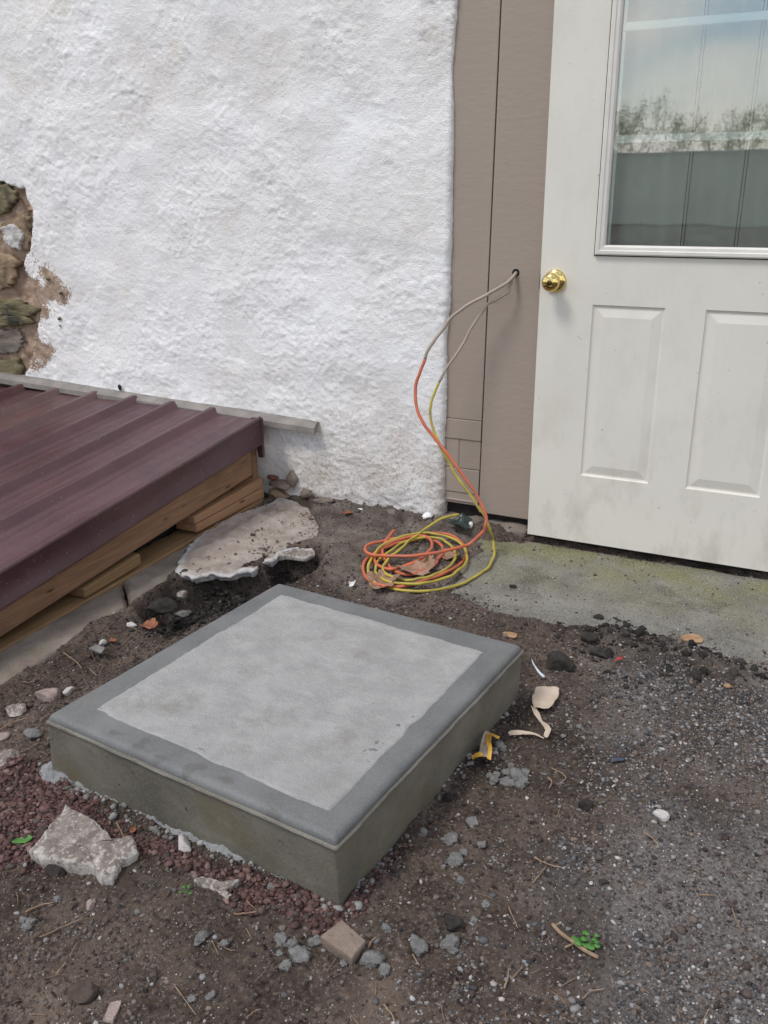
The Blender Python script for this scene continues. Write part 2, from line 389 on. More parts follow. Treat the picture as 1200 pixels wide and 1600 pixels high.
M_PLAS = m_plain('blue_white_plastic', (.42, .52, .62), (.60, .66, .72), 30, .35, .5, 0, 0)
M_WHITEP = m_plain('white_plastic', (.62, .63, .63), (.70, .71, .71), 30, .4, .5, 0, 0)
M_REDP = m_plain('red_plastic', (.45, .03, .03), (.36, .03, .03), 30, .4, .5, 0, 0)
M_BLUEP = m_plain('blue_plastic', (.05, .065, .11), (.05, .06, .09), 30, .5, .5, 0, 0)
M_TWIG = m_plain('dry_twig', (.20, .13, .085), (.30, .22, .15), 80, .85, .2, 0, .4)
M_WEED = m_plain('weed_green', (.05, .16, .03), (.09, .22, .05), 60, .6, .3, 0, 0)
M_FENCE = m_plain('grey_green_board', (.60, .62, .54), (.66, .68, .59), .6, .7, .3, 0, 0)
M_RAIL = m_plain('white_rail', (.7, .7, .68), (.62, .62, .6), 3, .6, .3, 0, 0)
M_BARK = m_plain('bark', (.42, .38, .33), (.48, .44, .38), 6, .9, .2, 0, .3)
M_FOL = m_plain('spring_leaf', (.50, .50, .30), (.58, .58, .38), 1.5, .8, .2, 0, 0)

# ------------------------------------------------------------------ ground
POLY_HOLE = gpoly([(228, 945), (268, 905), (330, 900), (420, 890), (440, 866), (492, 864), (496, 888), (432, 916), (350, 955), (262, 990)])
POLY_RED = gpoly([(-140, 1190), (20, 1195), (78, 1195), (190, 1290), (330, 1360), (530, 1420), (500, 1455), (440, 1440), (360, 1400), (250, 1350), (180, 1330), (60, 1350), (-140, 1370)])
POLY_RED2 = gpoly([(535, 1405), (600, 1345), (640, 1325), (600, 1375), (550, 1420)])
POLY_APR = gpoly([(742, 838), (830, 846), (1000, 870), (1500, 950), (1500, 1100), (1190, 1035), (1080, 1000), (960, 975), (880, 968), (800, 955), (700, 925), (715, 890), (760, 860)])
POLY_GREY = gpoly([(960, 1010), (1060, 1005), (1500, 1090), (1900, 1700), (700, 1700), (790, 1580), (860, 1480), (840, 1400), (900, 1310), (960, 1180), (940, 1080)])
POLY_TAN = gpoly([(470, 800), (690, 810), (760, 850), (700, 925), (600, 945), (480, 900), (500, 870), (450, 830)])
POLY_DUST = gpoly([(1110, 1000), (1400, 1060), (1400, 1160), (1180, 1075), (1130, 1050)])
POLY_DUST2 = gpoly([(470, 800), (560, 795), (690, 808), (660, 822), (560, 825)])
POLY_BLK = gpoly([(870, 975), (960, 965), (1100, 1010), (1190, 1050), (1060, 1080), (960, 1060), (900, 1030)])
PAD_T = np.array([(-1.393, 1.157), (-.625, 1.079), (-.536, 1.897), (-1.298, 1.961)])
PAD_B = np.array([(-1.432, 1.178), (-.633, 1.106), (-.553, 1.935), (-1.315, 1.992)])
POLY_LIP = gpoly([(290, 870), (330, 820), (420, 775), (560, 800), (640, 810), (560, 850), (500, 900), (490, 860), (440, 860), (400, 890)])
POLY_LOW = gpoly([(-400, 1160), (0, 1085), (205, 955), (240, 930), (300, 985), (75, 1110), (60, 1180), (-400, 1330)])
POLY_CURB = [(-2.4, .7), (-1.80, .7)]+gpoly([(0, 1076), (60, 1037), (130, 987), (198, 948), (250, 912), (280, 888), (330, 832), (400, 797), (432, 775)])+[(-2.4, 2.97)]
POLY_SLAB = gpoly([(272, 893), (281, 868), (330, 822), (400, 793), (440, 778), (485, 792), (503, 822), (496, 848), (452, 858), (420, 874), (372, 892), (300, 900)])
def hgt(x, y):
    x, y = np.asarray(x, float), np.asarray(y, float)
    w = .05*fbm(x*9, y*9, 0, 3, 50)
    near = sstep(-6, 0, y)
    h = .012*fbm(x*5, y*5, 0, 3, 11) + .006*fbm(x*22, y*22, 0, 3, 12) + .0028*fbm(x*80, y*80, 0, 3, 13)
    cl = np.maximum(0, fbm(x*38, y*38, 0, 3, 14)-.15); h = h+cl*.022*sstep(.0, .5, fbm(x*4, y*4, 0, 2, 15)+.25)
    hole = sstep(.035, -.035, sdf(x, y, POLY_HOLE)+w*.5)
    h = h + .010*sstep(.10, -.05, sdf(x, y, POLY_LIP)+w)
    h = h - .105*hole + hole*.022*fbm(x*24, y*24, 0, 4, 16)
    apr = sstep(.06, -.06, sdf(x, y, POLY_APR)+w*1.1+.02*fbm(x*45, y*45, 0, 3, 51))
    h = h*(1-.8*apr) + .008*(1-apr) - .022*apr
    pd = sdf(x, y, [tuple(p) for p in PAD_B])
    h = h - .016*sstep(.16, .0, pd)*(.7+.5*fbm(x*14, y*14, 0, 3, 17))
    h = h - .030*sstep(.05, -.08, sdf(x, y, POLY_LOW)+w)
    wall = sstep(2.86, 2.98, y+.05*fbm(x*14, 0, 0, 3, 18))*sstep(-.86, -.98, x)*sstep(-1.95, -1.7, x)
    h = h + wall*(.022+.02*fbm(x*26, y*26, 0, 3, 19))
    h = np.where(y > 2.99, np.minimum(h, .03), h)
    h = np.minimum(h, h-.045*sstep(.004, -.03, sdf(x, y, POLY_CURB))-(h+.05)*.0)
    sl = sstep(.0, -.03, sdf(x, y, POLY_SLAB)); h = h*(1-sl)+np.minimum(h, -.06)*sl
    bank = .4*sstep(-3.0, -15.0, y)
    return h*near + bank + (1-near)*.08*fbm(x*.7, y*.7, 0, 3, 20)
def axis(lo, hi, st, far):
    a = list(np.arange(lo, hi+st/2, st)); d = st; v = hi
    while v < far: d *= 1.25; v += d; a.append(v)
    d = st; v = lo; b = []
    while v > -far: d *= 1.25; v -= d; b.append(v)
    return np.array(b[::-1]+a)
gx, gy = axis(-2.0, .5, .005, 400), axis(.5, 3.02, .005, 400)
X, Y = np.meshgrid(gx, gy, indexing='ij'); X, Y = X.ravel(), Y.ravel()
Z = hgt(X, Y)
jn = .045*fbm(X*10, Y*10, 0, 4, 60)
def zone(p, soft=.05, k=1.): return sstep(soft, -soft, sdf(X, Y, p)+jn*k)
far = sstep(.6, -1.5, Y)
grey = np.maximum(zone(POLY_GREY, .26, 3.)*(.35+.5*sstep(-.25, .3, fbm(X*3.2, Y*3.2, 0, 3, 61))), far*.6)
ground = link('ground', np.c_[X, Y, Z], gridfaces(len(gx), len(gy)), MG, loc=(0, 0, 0), attrs=dict(
    grey=grey, red=np.maximum(zone(POLY_RED, .04, .8), zone(POLY_RED2, .02, .4)), dust=np.maximum(.55*zone(POLY_DUST, .06, 1.5), .8*zone(POLY_DUST2, .02, .8))*(.5+.5*sstep(-.2, .3, fbm(X*30, Y*30, 0, 3, 62))),
    tan=np.maximum(zone(POLY_TAN, .07), .0), black=np.maximum(zone(POLY_HOLE, .065, 1.), .55*zone(POLY_BLK, .05, 1.5)*sstep(-.1, .25, fbm(X*18, Y*18, 0, 3, 63)))))
tag(ground, kind='structure')

# ------------------------------------------------------------------ loose stones lying on it (too many to count)
ICO_V, ICO_F = None, None
bm = bmesh.new(); bmesh.ops.create_icosphere(bm, subdivisions=1, radius=1); bm.verts.index_update()
ICO_V = np.array([v.co for v in bm.verts]); ICO_F = np.array([[v.index for v in f.verts] for f in bm.faces]); bm.free()
OCT_V = np.array([(1, 0, 0), (-1, 0, 0), (0, 1, 0), (0, -1, 0), (0, 0, 1), (0, 0, -1)], float)
OCT_F = np.array([(0, 2, 4), (2, 1, 4), (1, 3, 4), (3, 0, 4), (2, 0, 5), (1, 2, 5), (3, 1, 5), (0, 3, 5)])
def surf(x, y):
    return np.where((x > -1.09) & (y > 2.31) & (y < 2.98), np.maximum(hgt(x, y), -.005), hgt(x, y))
def stones(name, pos, size, colr, label, cat, seed, flat=.65, lift=.25, tmpl=(ICO_V, ICO_F), jit=.28, hf=None):
    hf = hf or surf
    r = np.random.default_rng(seed); n = len(pos); tv, tf = tmpl; k = len(tv)
    V = tv[None]*(1+r.uniform(-jit, jit, (n, k, 1)))+r.uniform(-jit*.4, jit*.4, (n, k, 3))
    sc = np.stack([r.uniform(.8, 1.45, n), r.uniform(.65, 1.05, n), r.uniform(flat*.7, flat*1.2, n)], -1)*size[:, None]
    V = V*sc[:, None]
    a, b = r.uniform(0, 6.283, n), r.normal(0, .35, n)
    x, y, z = V[..., 0], V[..., 1], V[..., 2]
    y, z = y*np.cos(b)[:, None]-z*np.sin(b)[:, None], y*np.sin(b)[:, None]+z*np.cos(b)[:, None]
    x, y = x*np.cos(a)[:, None]-y*np.sin(a)[:, None], x*np.sin(a)[:, None]+y*np.cos(a)[:, None]
    P = np.stack([x, y, z], -1)
    P += np.stack([pos[:, 0], pos[:, 1], hf(pos[:, 0], pos[:, 1])+size*flat*lift], -1)[:, None]
    Fc = (tf[None]+(np.arange(n)*k)[:, None, None]).reshape(-1, 3)
    o = link(name, P.reshape(-1, 3), Fc, MS, loc=(0, 0, 0), smooth=False, attrs=dict(col=np.repeat(colr, k, 0)))
    return tag(o, label, cat, kind='stuff')
rg = np.random.default_rng(5)
def scatter(n, fn, box=(-2.0, .45, .55, 2.99)):
    p = np.c_[rg.uniform(box[0], box[1], n), rg.uniform(box[2], box[3], n)]
    keep = rg.uniform(0, 1, n) < fn(p[:, 0], p[:, 1])
    keep &= sdf(p[:, 0], p[:, 1], [tuple(q) for q in PAD_B]) > .0
    keep &= ~((p[:, 0] < -1.85) & (p[:, 1] < 2.8))
    return p[keep]
def pal(n, cols, w):
    c = np.array(cols)[rg.choice(len(cols), n, p=np.array(w)/sum(w))]; return c*rg.uniform(.75, 1.25, (n, 1))
def zm(p, x, y, soft, k=1., s=60): return sstep(soft, -soft, sdf(x, y, p)+k*.045*fbm(x*10, y*10, 0, 4, s))
def d_grey(x, y):
    g = zm(POLY_GREY, x, y, .26, 3.)*(.12+.88*sstep(-.25, .35, fbm(x*4.2, y*4.2, 0, 3, 61)))
    return np.clip(g*.62+.045, 0, 1)*(1-.9*zm(POLY_APR, x, y, .10, 1.8))*(1-zm(POLY_RED, x, y, .03))
def d_dirt(x, y): return (1-.9*zm(POLY_HOLE, x, y, .06, 1.))*(.45+.55*sstep(-.2, .3, fbm(x*6, y*6, 0, 2, 71)))*(1-.88*zm(POLY_APR, x, y, .10, 1.8))*(1-.8*zm(POLY_RED, x, y, .03))*(1-.6*zm(POLY_TAN, x, y, .05))
GREYS = [(.05, .05, .054), (.105, .103, .105), (.22, .215, .215), (.40, .385, .37), (.17, .135, .11)]
p = scatter(120000, d_grey, (-1.3, .45, .55, 2.7)); n = len(p)
stones('gravel', p, np.clip(rg.lognormal(math.log(.0028), .38, n), .0013, .0075), pal(n, GREYS, (2.8, 4.2, 4.6, 1.0, 2.6)), 'loose dark and grey gravel spread over the dirt', 'gravel', 1)
p = scatter(60000, d_dirt); n = len(p)
stones('dirt_crumbs', p, np.clip(rg.lognormal(math.log(.0022), .45, n), .001, .0085), pal(n, [(.065, .048, .042), (.105, .080, .068), (.16, .13, .11), (.040, .032, .029), (.36, .33, .30)], (4, 4, 2.5, 2, .3)), 'small brown crumbs of soil strewn over the dirt', 'soil', 2, .8)
p = scatter(30000, lambda x, y: np.clip(zm(POLY_RED, x, y, .03, .8)+zm(POLY_RED2, x, y, .015, .4), 0, 1), (-2.0, -.4, .8, 1.4)); n = len(p)
stones('red_gravel', p, np.clip(rg.lognormal(math.log(.0048), .33, n), .0025, .010), pal(n, [(.110, .060, .052), (.150, .086, .076), (.080, .046, .043), (.20, .135, .12), (.085, .068, .064)], (4, 3, 3, 1, 1)), 'crushed red stone lying along the pad', 'gravel', 3, .55, .45)
p = scatter(60000, lambda x, y: .5+.5*zm(POLY_GREY, x, y, .2)); n = len(p)
stones('grit', p, rg.uniform(.0008, .0021, n), pal(n, [(.50, .47, .44), (.30, .28, .26), (.09, .08, .072)], (.7, 3, 3)), 'fine pale grit sprinkled over soil and concrete', 'grit', 4, .8, .4, (OCT_V, OCT_F))
p = scatter(26000, lambda x, y: zm(POLY_HOLE, x, y, .07, 1.)+.6*zm(POLY_BLK, x, y, .05, 1.2)*(fbm(x*14, y*14, 0, 2, 77) > 0), (-1.95, .1, 1.5, 2.6)); n = len(p)
stones('black_soil', p, np.clip(rg.lognormal(math.log(.004), .55, n), .0016, .015), pal(n, [(.018, .016, .015), (.035, .031, .028), (.055, .048, .043)], (4, 3, 1)), 'black crumbly soil heaped in the hole and by the step', 'soil', 6, .8)
p = scatter(26000, lambda x, y: sstep(.045, .0, sdf(x, y, [tuple(q) for q in PAD_B]))*(.25+.75*sstep(-.1, .2, fbm(x*12, y*12, 0, 2, 78)))*((y < 1.25)*1.+.15*(x > -.65)), (-1.5, -.4, 1.05, 1.95)); n = len(p)
stones('cement_crumbs', p, np.clip(rg.lognormal(math.log(.0034), .5, n), .0014, .010), pal(n, [(.23, .225, .215), (.30, .295, .285), (.16, .155, .145)], (3, 2, 2)), 'pale cement crumbs fallen along the foot of the pad', 'cement', 8, .8, .45)
p = scatter(9000, lambda x, y: sstep(.0, -.02, sdf(x, y, POLY_SLAB))*(.05+.6*sstep(-1.70, -1.46, x+.2*fbm(x*9, y*9, 0, 3, 79))), (-2.05, -1.4, 2.1, 2.9)); n = len(p)
stones('dirt_crumbs', p, np.clip(rg.lognormal(math.log(.0026), .5, n), .001, .010), pal(n, [(.095, .072, .062), (.15, .12, .10), (.24, .20, .17)], (3, 4, 3)), 'soil crumbs washed over the broken pinkish slab', 'soil', 9, .8, .3, hf=lambda x, y: np.full(np.shape(x), .012))
# straw and needles
sv, sf = [], []
ps = scatter(1500, lambda x, y: .25+.4*(x < -1.2)+.2*zm(POLY_GREY, x, y, .2))[:330]
for q in ps:
    L = rg.uniform(.008, .045); a = rg.uniform(0, 6.283); b = rg.normal(0, .5)
    t = np.linspace(-.5, .5, 5); xx = q[0]+L*(t*math.cos(a)-b*.3*t*t*math.sin(a)); yy = q[1]+L*(t*math.sin(a)+b*.3*t*t*math.cos(a))
    V, f_ = tube(np.c_[xx, yy, hgt(xx, yy)+.003+rg.uniform(0, .003)], rg.uniform(.0004, .0009), 4); k = len(sv)
    sv += list(V); sf += [tuple(i+k for i in g) for g in f_]
tag(link('straw_litter', np.array(sv), sf, M_TWIG, loc=(0, 0, 0)), 'thin dry straw and needles scattered on the dirt', 'straw', kind='stuff')

# ------------------------------------------------------------------ stucco wall with bared stonework
def x_edge(z): return -1.213+.017*z
POLY_BARE = [tuple(Wl(px, py)[[0, 2]]) for px, py in [(-260, 250), (-60, 262), (5, 284), (36, 298), (50, 335), (52, 372), (36, 396), (42, 430), (66, 478), (64, 510), (56, 545), (38, 592), (-60, 640), (-260, 640)]]
POLY_FLK = [tuple(Wl(px, py)[[0, 2]]) for px, py in [(-260, 240), (0, 272), (44, 290), (58, 340), (80, 400), (112, 430), (118, 480), (100, 520), (108, 560), (70, 600), (-260, 660)]]
zz = np.concatenate([np.arange(-.06, 2.05, .006), np.arange(2.07, 2.9, .03)])
uu = np.concatenate([-np.arange(3.8, .0, -.25)[:0], np.arange(-7.5, -3.4, .12), np.arange(-3.4, -1.24, .006)])
ang = np.linspace(0, math.pi/2, 8)[1:]
ncol = len(uu)+len(ang)+1
Xw = np.zeros((ncol, len(zz))); Yw = np.zeros_like(Xw); NX = np.zeros_like(Xw); NY = np.zeros_like(Xw)
for j, z in enumerate(zz):
    xe = x_edge(z); R_ = .016; k = np.where(uu > -1.6)[0]
    u2 = uu.copy(); u2[k] = -1.6+(uu[k]+1.6)*((xe-R_)+1.6)/(uu[-1]+1.6)
    Xw[:, j] = np.r_[u2, xe-R_+R_*np.sin(ang), xe]; Yw[:, j] = np.r_[np.full(len(uu), 3.), 3.+R_-R_*np.cos(ang), 3.10]
    NX[:, j] = np.r_[np.zeros(len(uu)), np.sin(ang), 1]; NY[:, j] = np.r_[-np.ones(len(uu)), -np.cos(ang), 0]
Zw = np.broadcast_to(zz, Xw.shape)
xw, zw_ = Xw+Yw*.7, Zw
lump = fbm(xw*7, zw_*8, 0, 3, 31)
rid = 1-np.abs(fbm(xw*16+.6*fbm(xw*9, zw_*9, 0, 2, 38), zw_*20, 0, 4, 32))*2
fine = fbm(xw*55, zw_*60, 0, 4, 33, .62)
bl = np.maximum(0, fbm(xw*30, zw_*34, 0, 3, 34)-.12)
am = .25+.75*sstep(-.25, .35, fbm(xw*4.5, zw_*4.5, 0, 3, 43))
disp = .010*fbm(xw*2.6, zw_*3.0, 0, 2, 45)+.0080*lump+.0016*rid*am+.0022*fine*am+.0062*bl*am+.0024*fbm(xw*85, zw_*90, 0, 2, 44)*(.5+.5*am)
sb = sdf(Xw, Zw, POLY_BARE)+.036*fbm(xw*14, zw_*14, 0, 4, 35)
bare = sstep(.003, -.005, sb)
disp = disp*(1-.2*bare)-.026*bare+bare*.018*fbm(xw*13, zw_*15, 0, 4, 36)
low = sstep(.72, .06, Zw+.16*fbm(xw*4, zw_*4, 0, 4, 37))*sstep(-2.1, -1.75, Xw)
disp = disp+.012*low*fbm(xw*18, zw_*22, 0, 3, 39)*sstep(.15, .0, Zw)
flk = np.clip(sstep(.02, -.08, sdf(Xw, Zw, POLY_FLK)+.05*fbm(xw*9, zw_*9, 0, 4, 40))*.66*(.6+.4*sstep(-.15, .25, fbm(xw*11, zw_*11, 0, 3, 41))), 0, 1)
flk = np.maximum(flk, sstep(.004, -.004, sb))
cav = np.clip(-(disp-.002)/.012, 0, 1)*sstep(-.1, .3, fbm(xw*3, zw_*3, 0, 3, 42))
V = np.stack([Xw+NX*disp, Yw+NY*disp, Zw], -1).reshape(-1, 3)
wall = thing('stucco_wall', (-2.4, 3., 0), 'rough white stuccoed wall, plaster fallen off stones at left', 'wall')
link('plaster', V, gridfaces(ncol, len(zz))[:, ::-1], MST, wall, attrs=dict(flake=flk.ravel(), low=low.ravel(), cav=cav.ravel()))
MB().box(-7.5, -1.26, 3.05, 3.35, -.1, 2.9, 0).build('core', M_CURB, wall)

def blob(center, size, seed, mat, name, parent=None, rot=0., sub=3, amp=.28, fr=1.6, facets=5, label=None, cat=None, group=None, tilt=0., smooth=True):
    """an irregular stone: a displaced ball cut by a few random planes"""
    b = bmesh.new(); bmesh.ops.create_icosphere(b, subdivisions=sub, radius=1); b.verts.index_update()
    P = np.array([v.co for v in b.verts]); Fc = np.array([[v.index for v in f.verts] for f in b.faces]); b.free()
    r = np.random.default_rng(seed)
    for _ in range(facets):
        d = r.normal(size=3); d /= np.linalg.norm(d); t = r.uniform(.5, .85); q = P@d; P = P-np.outer(np.maximum(0, q-t)*.92, d)
    n = P/np.linalg.norm(P, axis=1)[:, None]
    P = P*(1+amp*fbm(n[:, 0]*fr+seed*3.1, n[:, 1]*fr, n[:, 2]*fr, 4, seed))[:, None]
    P = P*np.array(size)
    ct, st = math.cos(tilt), math.sin(tilt); P = P@np.array([[1, 0, 0], [0, ct, st], [0, -st, ct]])
    c, s_ = math.cos(rot), math.sin(rot); P = P@np.array([[c, s_, 0], [-s_, c, 0], [0, 0, 1]])
    o = link(name, P+np.asarray(center), Fc, mat, parent, smooth)
    return tag(o, label, cat, group)
def resample(P, n):
    P = np.vstack([P, P[:1]]); d = np.r_[0, np.cumsum(np.linalg.norm(np.diff(P, axis=0), axis=1))]
    t = np.linspace(0, d[-1], n, endpoint=False); return np.stack([np.interp(t, d, P[:, k]) for k in range(P.shape[1])], -1)
EDGE = {}
def slabmesh(outline, thick, seed, nr=14, ns=140, jag=.05, rough=.006, taper=.9, dome=.0, undercut=0.):
    """flat broken piece: outline (x,y,ztop) seen from above, given real thickness"""
    P = resample(np.asarray(outline, float), ns); c = P.mean(0); n = len(P)
    s = np.mean(np.linalg.norm(P[:, :2]-c[:2], axis=1)); k = np.arange(n)
    f = 1+jag*fbm(P[:, 0]/s*4, P[:, 1]/s*4, 0, 4, seed)+jag*.7*fbm(P[:, 0]/s*14, P[:, 1]/s*14, 0, 3, seed+3)+jag*.4*fbm(P[:, 0]/s*40, P[:, 1]/s*40, 0, 3, seed+4)
    E_ = c+(P-c)*f[:, None]; rings = []
    for t in np.linspace(.03, .96, nr):
        Q = c+(E_-c)*t; Q[:, 2] += rough*fbm(Q[:, 0]*28, Q[:, 1]*28, 0, 5, seed+5)+dome*(1-t*t); rings.append(Q)
    e1 = E_.copy(); e1[:, 2] += -thick*.12+rough*fbm(e1[:, 0]*40, e1[:, 1]*40, 0, 3, seed+6); rings.append(e1)
    for q, tt in ((.45, 1.0-.03), (.8, (1+taper)/2-undercut*.5), (1.0, taper-undercut)):
        Q = c+(E_-c)*tt; Q[:, 2] = E_[:, 2]-thick*q
        Q[:, :2] += (Q[:, :2]-c[:2])*(.06*fbm(Q[:, 0]*45, Q[:, 1]*45, q*9, 3, seed+7))[:, None]; rings.append(Q)
    EDGE['v'] = np.tile(np.r_[np.zeros(nr-2), .35, .8, np.ones(len(rings)-nr)], n)
    V = np.stack(rings, 1).reshape(-1, 3); m_ = len(rings); Fc = [tuple(f) for f in gridfaces(n, m_, True)]
    Fc = [f[::-1] for f in Fc]; Fc.append(tuple(i*m_ for i in range(n))); Fc.append(tuple(i*m_+m_-1 for i in range(n))[::-1])
    return V, Fc
def wall_stone(pts, out_, seed, mat, parent=wall):
    P = np.array([Wl(px, py, 3.0)[[0, 2]] for px, py in pts])
    V, f = slabmesh(np.c_[P, np.full(len(P), 0.)], .05, seed, 8, 90, .20, .013, .9, .004)
    W_ = np.c_[V[:, 0], 3.022-out_-V[:, 2], V[:, 1]]
    return link('stone', W_, [q[::-1] for q in f], mat, parent)
wall_stone([(-60, 285), (6, 286), (24, 306), (20, 318), (6, 332), (-60, 340)], .020, 1, M_OLIVE)
wall_stone([(-60, 352), (10, 345), (40, 330), (46, 372), (36, 392), (-5, 352), (-60, 366)], .012, 2, M_TANST)
wall_stone([(-70, 400), (12, 396), (28, 410), (22, 445), (4, 452), (-70, 455)], .022, 3, M_TANST)
wall_stone([(-70, 462), (20, 468), (56, 482), (58, 490), (30, 496), (-70, 484)], .020, 4, M_OLIVE)
wall_stone([(-70, 488), (36, 494), (56, 502), (30, 508), (-70, 512)], .026, 5, M_OLIVE)
wall_stone([(-70, 520), (20, 516), (38, 530), (22, 552), (-70, 556)], .012, 6, M_CURB)
wall_stone([(-70, 560), (20, 562), (34, 574), (36, 588), (0, 596), (-70, 596)], .024, 7, M_OLIVE)
wall_stone([(2, 356), (22, 348), (36, 366), (30, 390), (8, 384)], .024, 8, M_PALE)
blob(Wl(437, 772, 2.985), (.055, .03, .028), 81, M_TANST, 'stone', wall)
blob(Wl(440, 758, 2.985), (.06, .03, .022), 82, M_BRICK, 'stone', wall)
blob(Wl(425, 746, 2.988), (.035, .015, .010), 83, M_RED, 'brick', wall)
blob(Wl(455, 748, 2.99), (.03, .018, .04), 84, M_CURB, 'stone', wall)
for i, (px, py, s_) in enumerate(((95, 458, .013), (93, 498, .012), (94, 509, .008), (75, 435, .016))):
    blob(Wl(px, py, 2.992), (s_, .008, s_*.7), 90+i, M_OLIVE, 'pebble', wall, sub=2)
blob(Wl(187, 605, 2.986), (.010, .004, .018), 95, M_DARK, 'tar_spot', wall, sub=2)
# crumbled plaster along the wall foot
for i, (px, py, w_, h_) in enumerate(((505, 782, .05, .02), (560, 797, .05, .014), (610, 800, .045, .012), (668, 806, .02, .010), (480, 770, .03, .022))):
    blob(Wl(px, py, 2.965), (w_, .028, h_), 100+i, MST if i % 2 else M_CURB, 'plaster_crumble', wall, amp=.4, fr=3)

# ------------------------------------------------------------------ taupe boards between wall and door
YB = 3.018
board = thing('door_surround', (-1.0, YB, .05), 'taupe painted boards between the stucco and the cream door', 'trim')
def seam(z): t = (z-.30)/(1.9-.30); a_ = Wl(752, 690, YB)[0]; b_ = Wl(783, 0, YB)[0]; za = Wl(752, 690, YB)[2]; zb = Wl(783, 0, YB)[2]; return a_+(b_-a_)*(z-za)/(zb-za)
def bcol(z0, z1, xl, xr, y0, mat=M_TAUPE, bev=.0022):
    x = [xl(z0), xr(z0), xl(z1), xr(z1)]
    return MB().hexa([(x[0], y0, z0), (x[1], y0, z0), (x[1], y0+.03, z0), (x[0], y0+.03, z0), (x[2], y0, z1), (x[3], y0, z1), (x[3], y0+.03, z1), (x[2], y0+.03, z1)], bev)
xl = lambda z: x_edge(z)-.03
sr = lambda z: seam(z)-.0022
zs = [Wl(700, q, YB)[2] for q in (784, 767, 729, 684, 653)]
bcol(zs[4]+.001, 2.75, xl, sr, YB).build('board', M_TAUPE, board)
MB().hexa([(seam(.05)+.0022, YB-.003, Wl(785, 806, YB)[2]), (-.80, YB-.003, Wl(785, 806, YB)[2]), (-.80, YB+.03, Wl(785, 806, YB)[2]), (seam(.05)+.0022, YB+.03, Wl(785, 806, YB)[2]), (seam(2.75)+.0022, YB-.003, 2.75), (-.80, YB-.003, 2.75), (-.80, YB+.03, 2.75), (seam(2.75)+.0022, YB+.03, 2.75)], .004).build('board', M_TAUPE, board)
bcol(zs[3]+.0008, zs[4]-.0006, xl, sr, YB-.003).build('patch_board', M_TAUPE, board)
xm = lambda z: Wl(717, 705, YB)[0]
bcol(zs[2]+.0006, zs[3]-.0006, xl, lambda z: xm(z)-.0004, YB+.0008).build('patch_board', M_TAUPE, board)
bcol(zs[2]+.0006, zs[3]-.0006, lambda z: xm(z)+.0004, sr, YB+.0014).build('patch_board', M_TAUPE, board)
bcol(zs[1]+.001, zs[2]-.0015, xl, sr, YB-.002).build('patch_board', M_TAUPE, board)
mb = bcol(zs[0], zs[1]-.001, xl, sr, YB+.001)
mb.v += bcol(zs[0]+.011, zs[0]+.017, xl, sr, YB-.004, bev=.002).v; k = len(mb.v)//2
mb2 = bcol(zs[0]+.011, zs[0]+.017, xl, sr, YB-.004, bev=.002); mb.v = mb.v[:len(mb.v)-len(mb2.v)]; mb.add(mb2.v, mb2.f)
mb.build('base_moulding', M_TAUPE, board)
MB().box(-1.27, -.8, YB+.03, YB+.10, .0, 2.75, 0).build('backing', M_DARK, board)
HOLE = Wl(806, 426, YB-.003)
V, f = lathe_y(HOLE, [(.0005, .0012), (.0105, .0012), (.0125, .0022), (.0135, .0)], 20); link('cable_hole', V, f, M_DARK, board)
# rough footing under the boards
V, f = slabmesh(np.array([(-1.25, 2.985, .038), (-.86, 2.985, .030), (-.84, 3.10, .03), (-1.25, 3.10, .04)]), .10, 7, 10, 120, .05, .012)
tag(link('foundation_block', V, f, M_CURB), 'rough grey foundation rubble under the taupe boards', 'foundation')

# ------------------------------------------------------------------ door
YD = 2.962
dx0 = Wl(824, 833, YD)[0]; dzb = Wl(824, 834, YD)[2]; dw = .955; dx1 = dx0+dw; dzt = dzb+2.09
door = thing('entry_door', ((dx0+dx1)/2, YD+.022, dzb), 'cream entry door with half window and two raised panels', 'door')
pl0 = Wl(926, 476, YD); pl1 = Wl(1040, 481, YD); plb = Wl(910, 743, YD); pr0 = Wl(1093, 483, YD)
pw = pl1[0]-pl0[0]; zt_ = pl0[2]; zb_ = plb[2]
wx0 = Wl(930, 398, YD)[0]; wz0 = Wl(930, 398, YD)[2]; wx1 = dx1-(wx0-dx0); wz1 = wz0+.99
rects = [(pl0[0], pl0[0]+pw, zb_, zt_, 'p'), (dx1-(pl0[0]-dx0)-pw, dx1-(pl0[0]-dx0), zb_, zt_, 'p'), (wx0, wx1, wz0, wz1, 'w')]
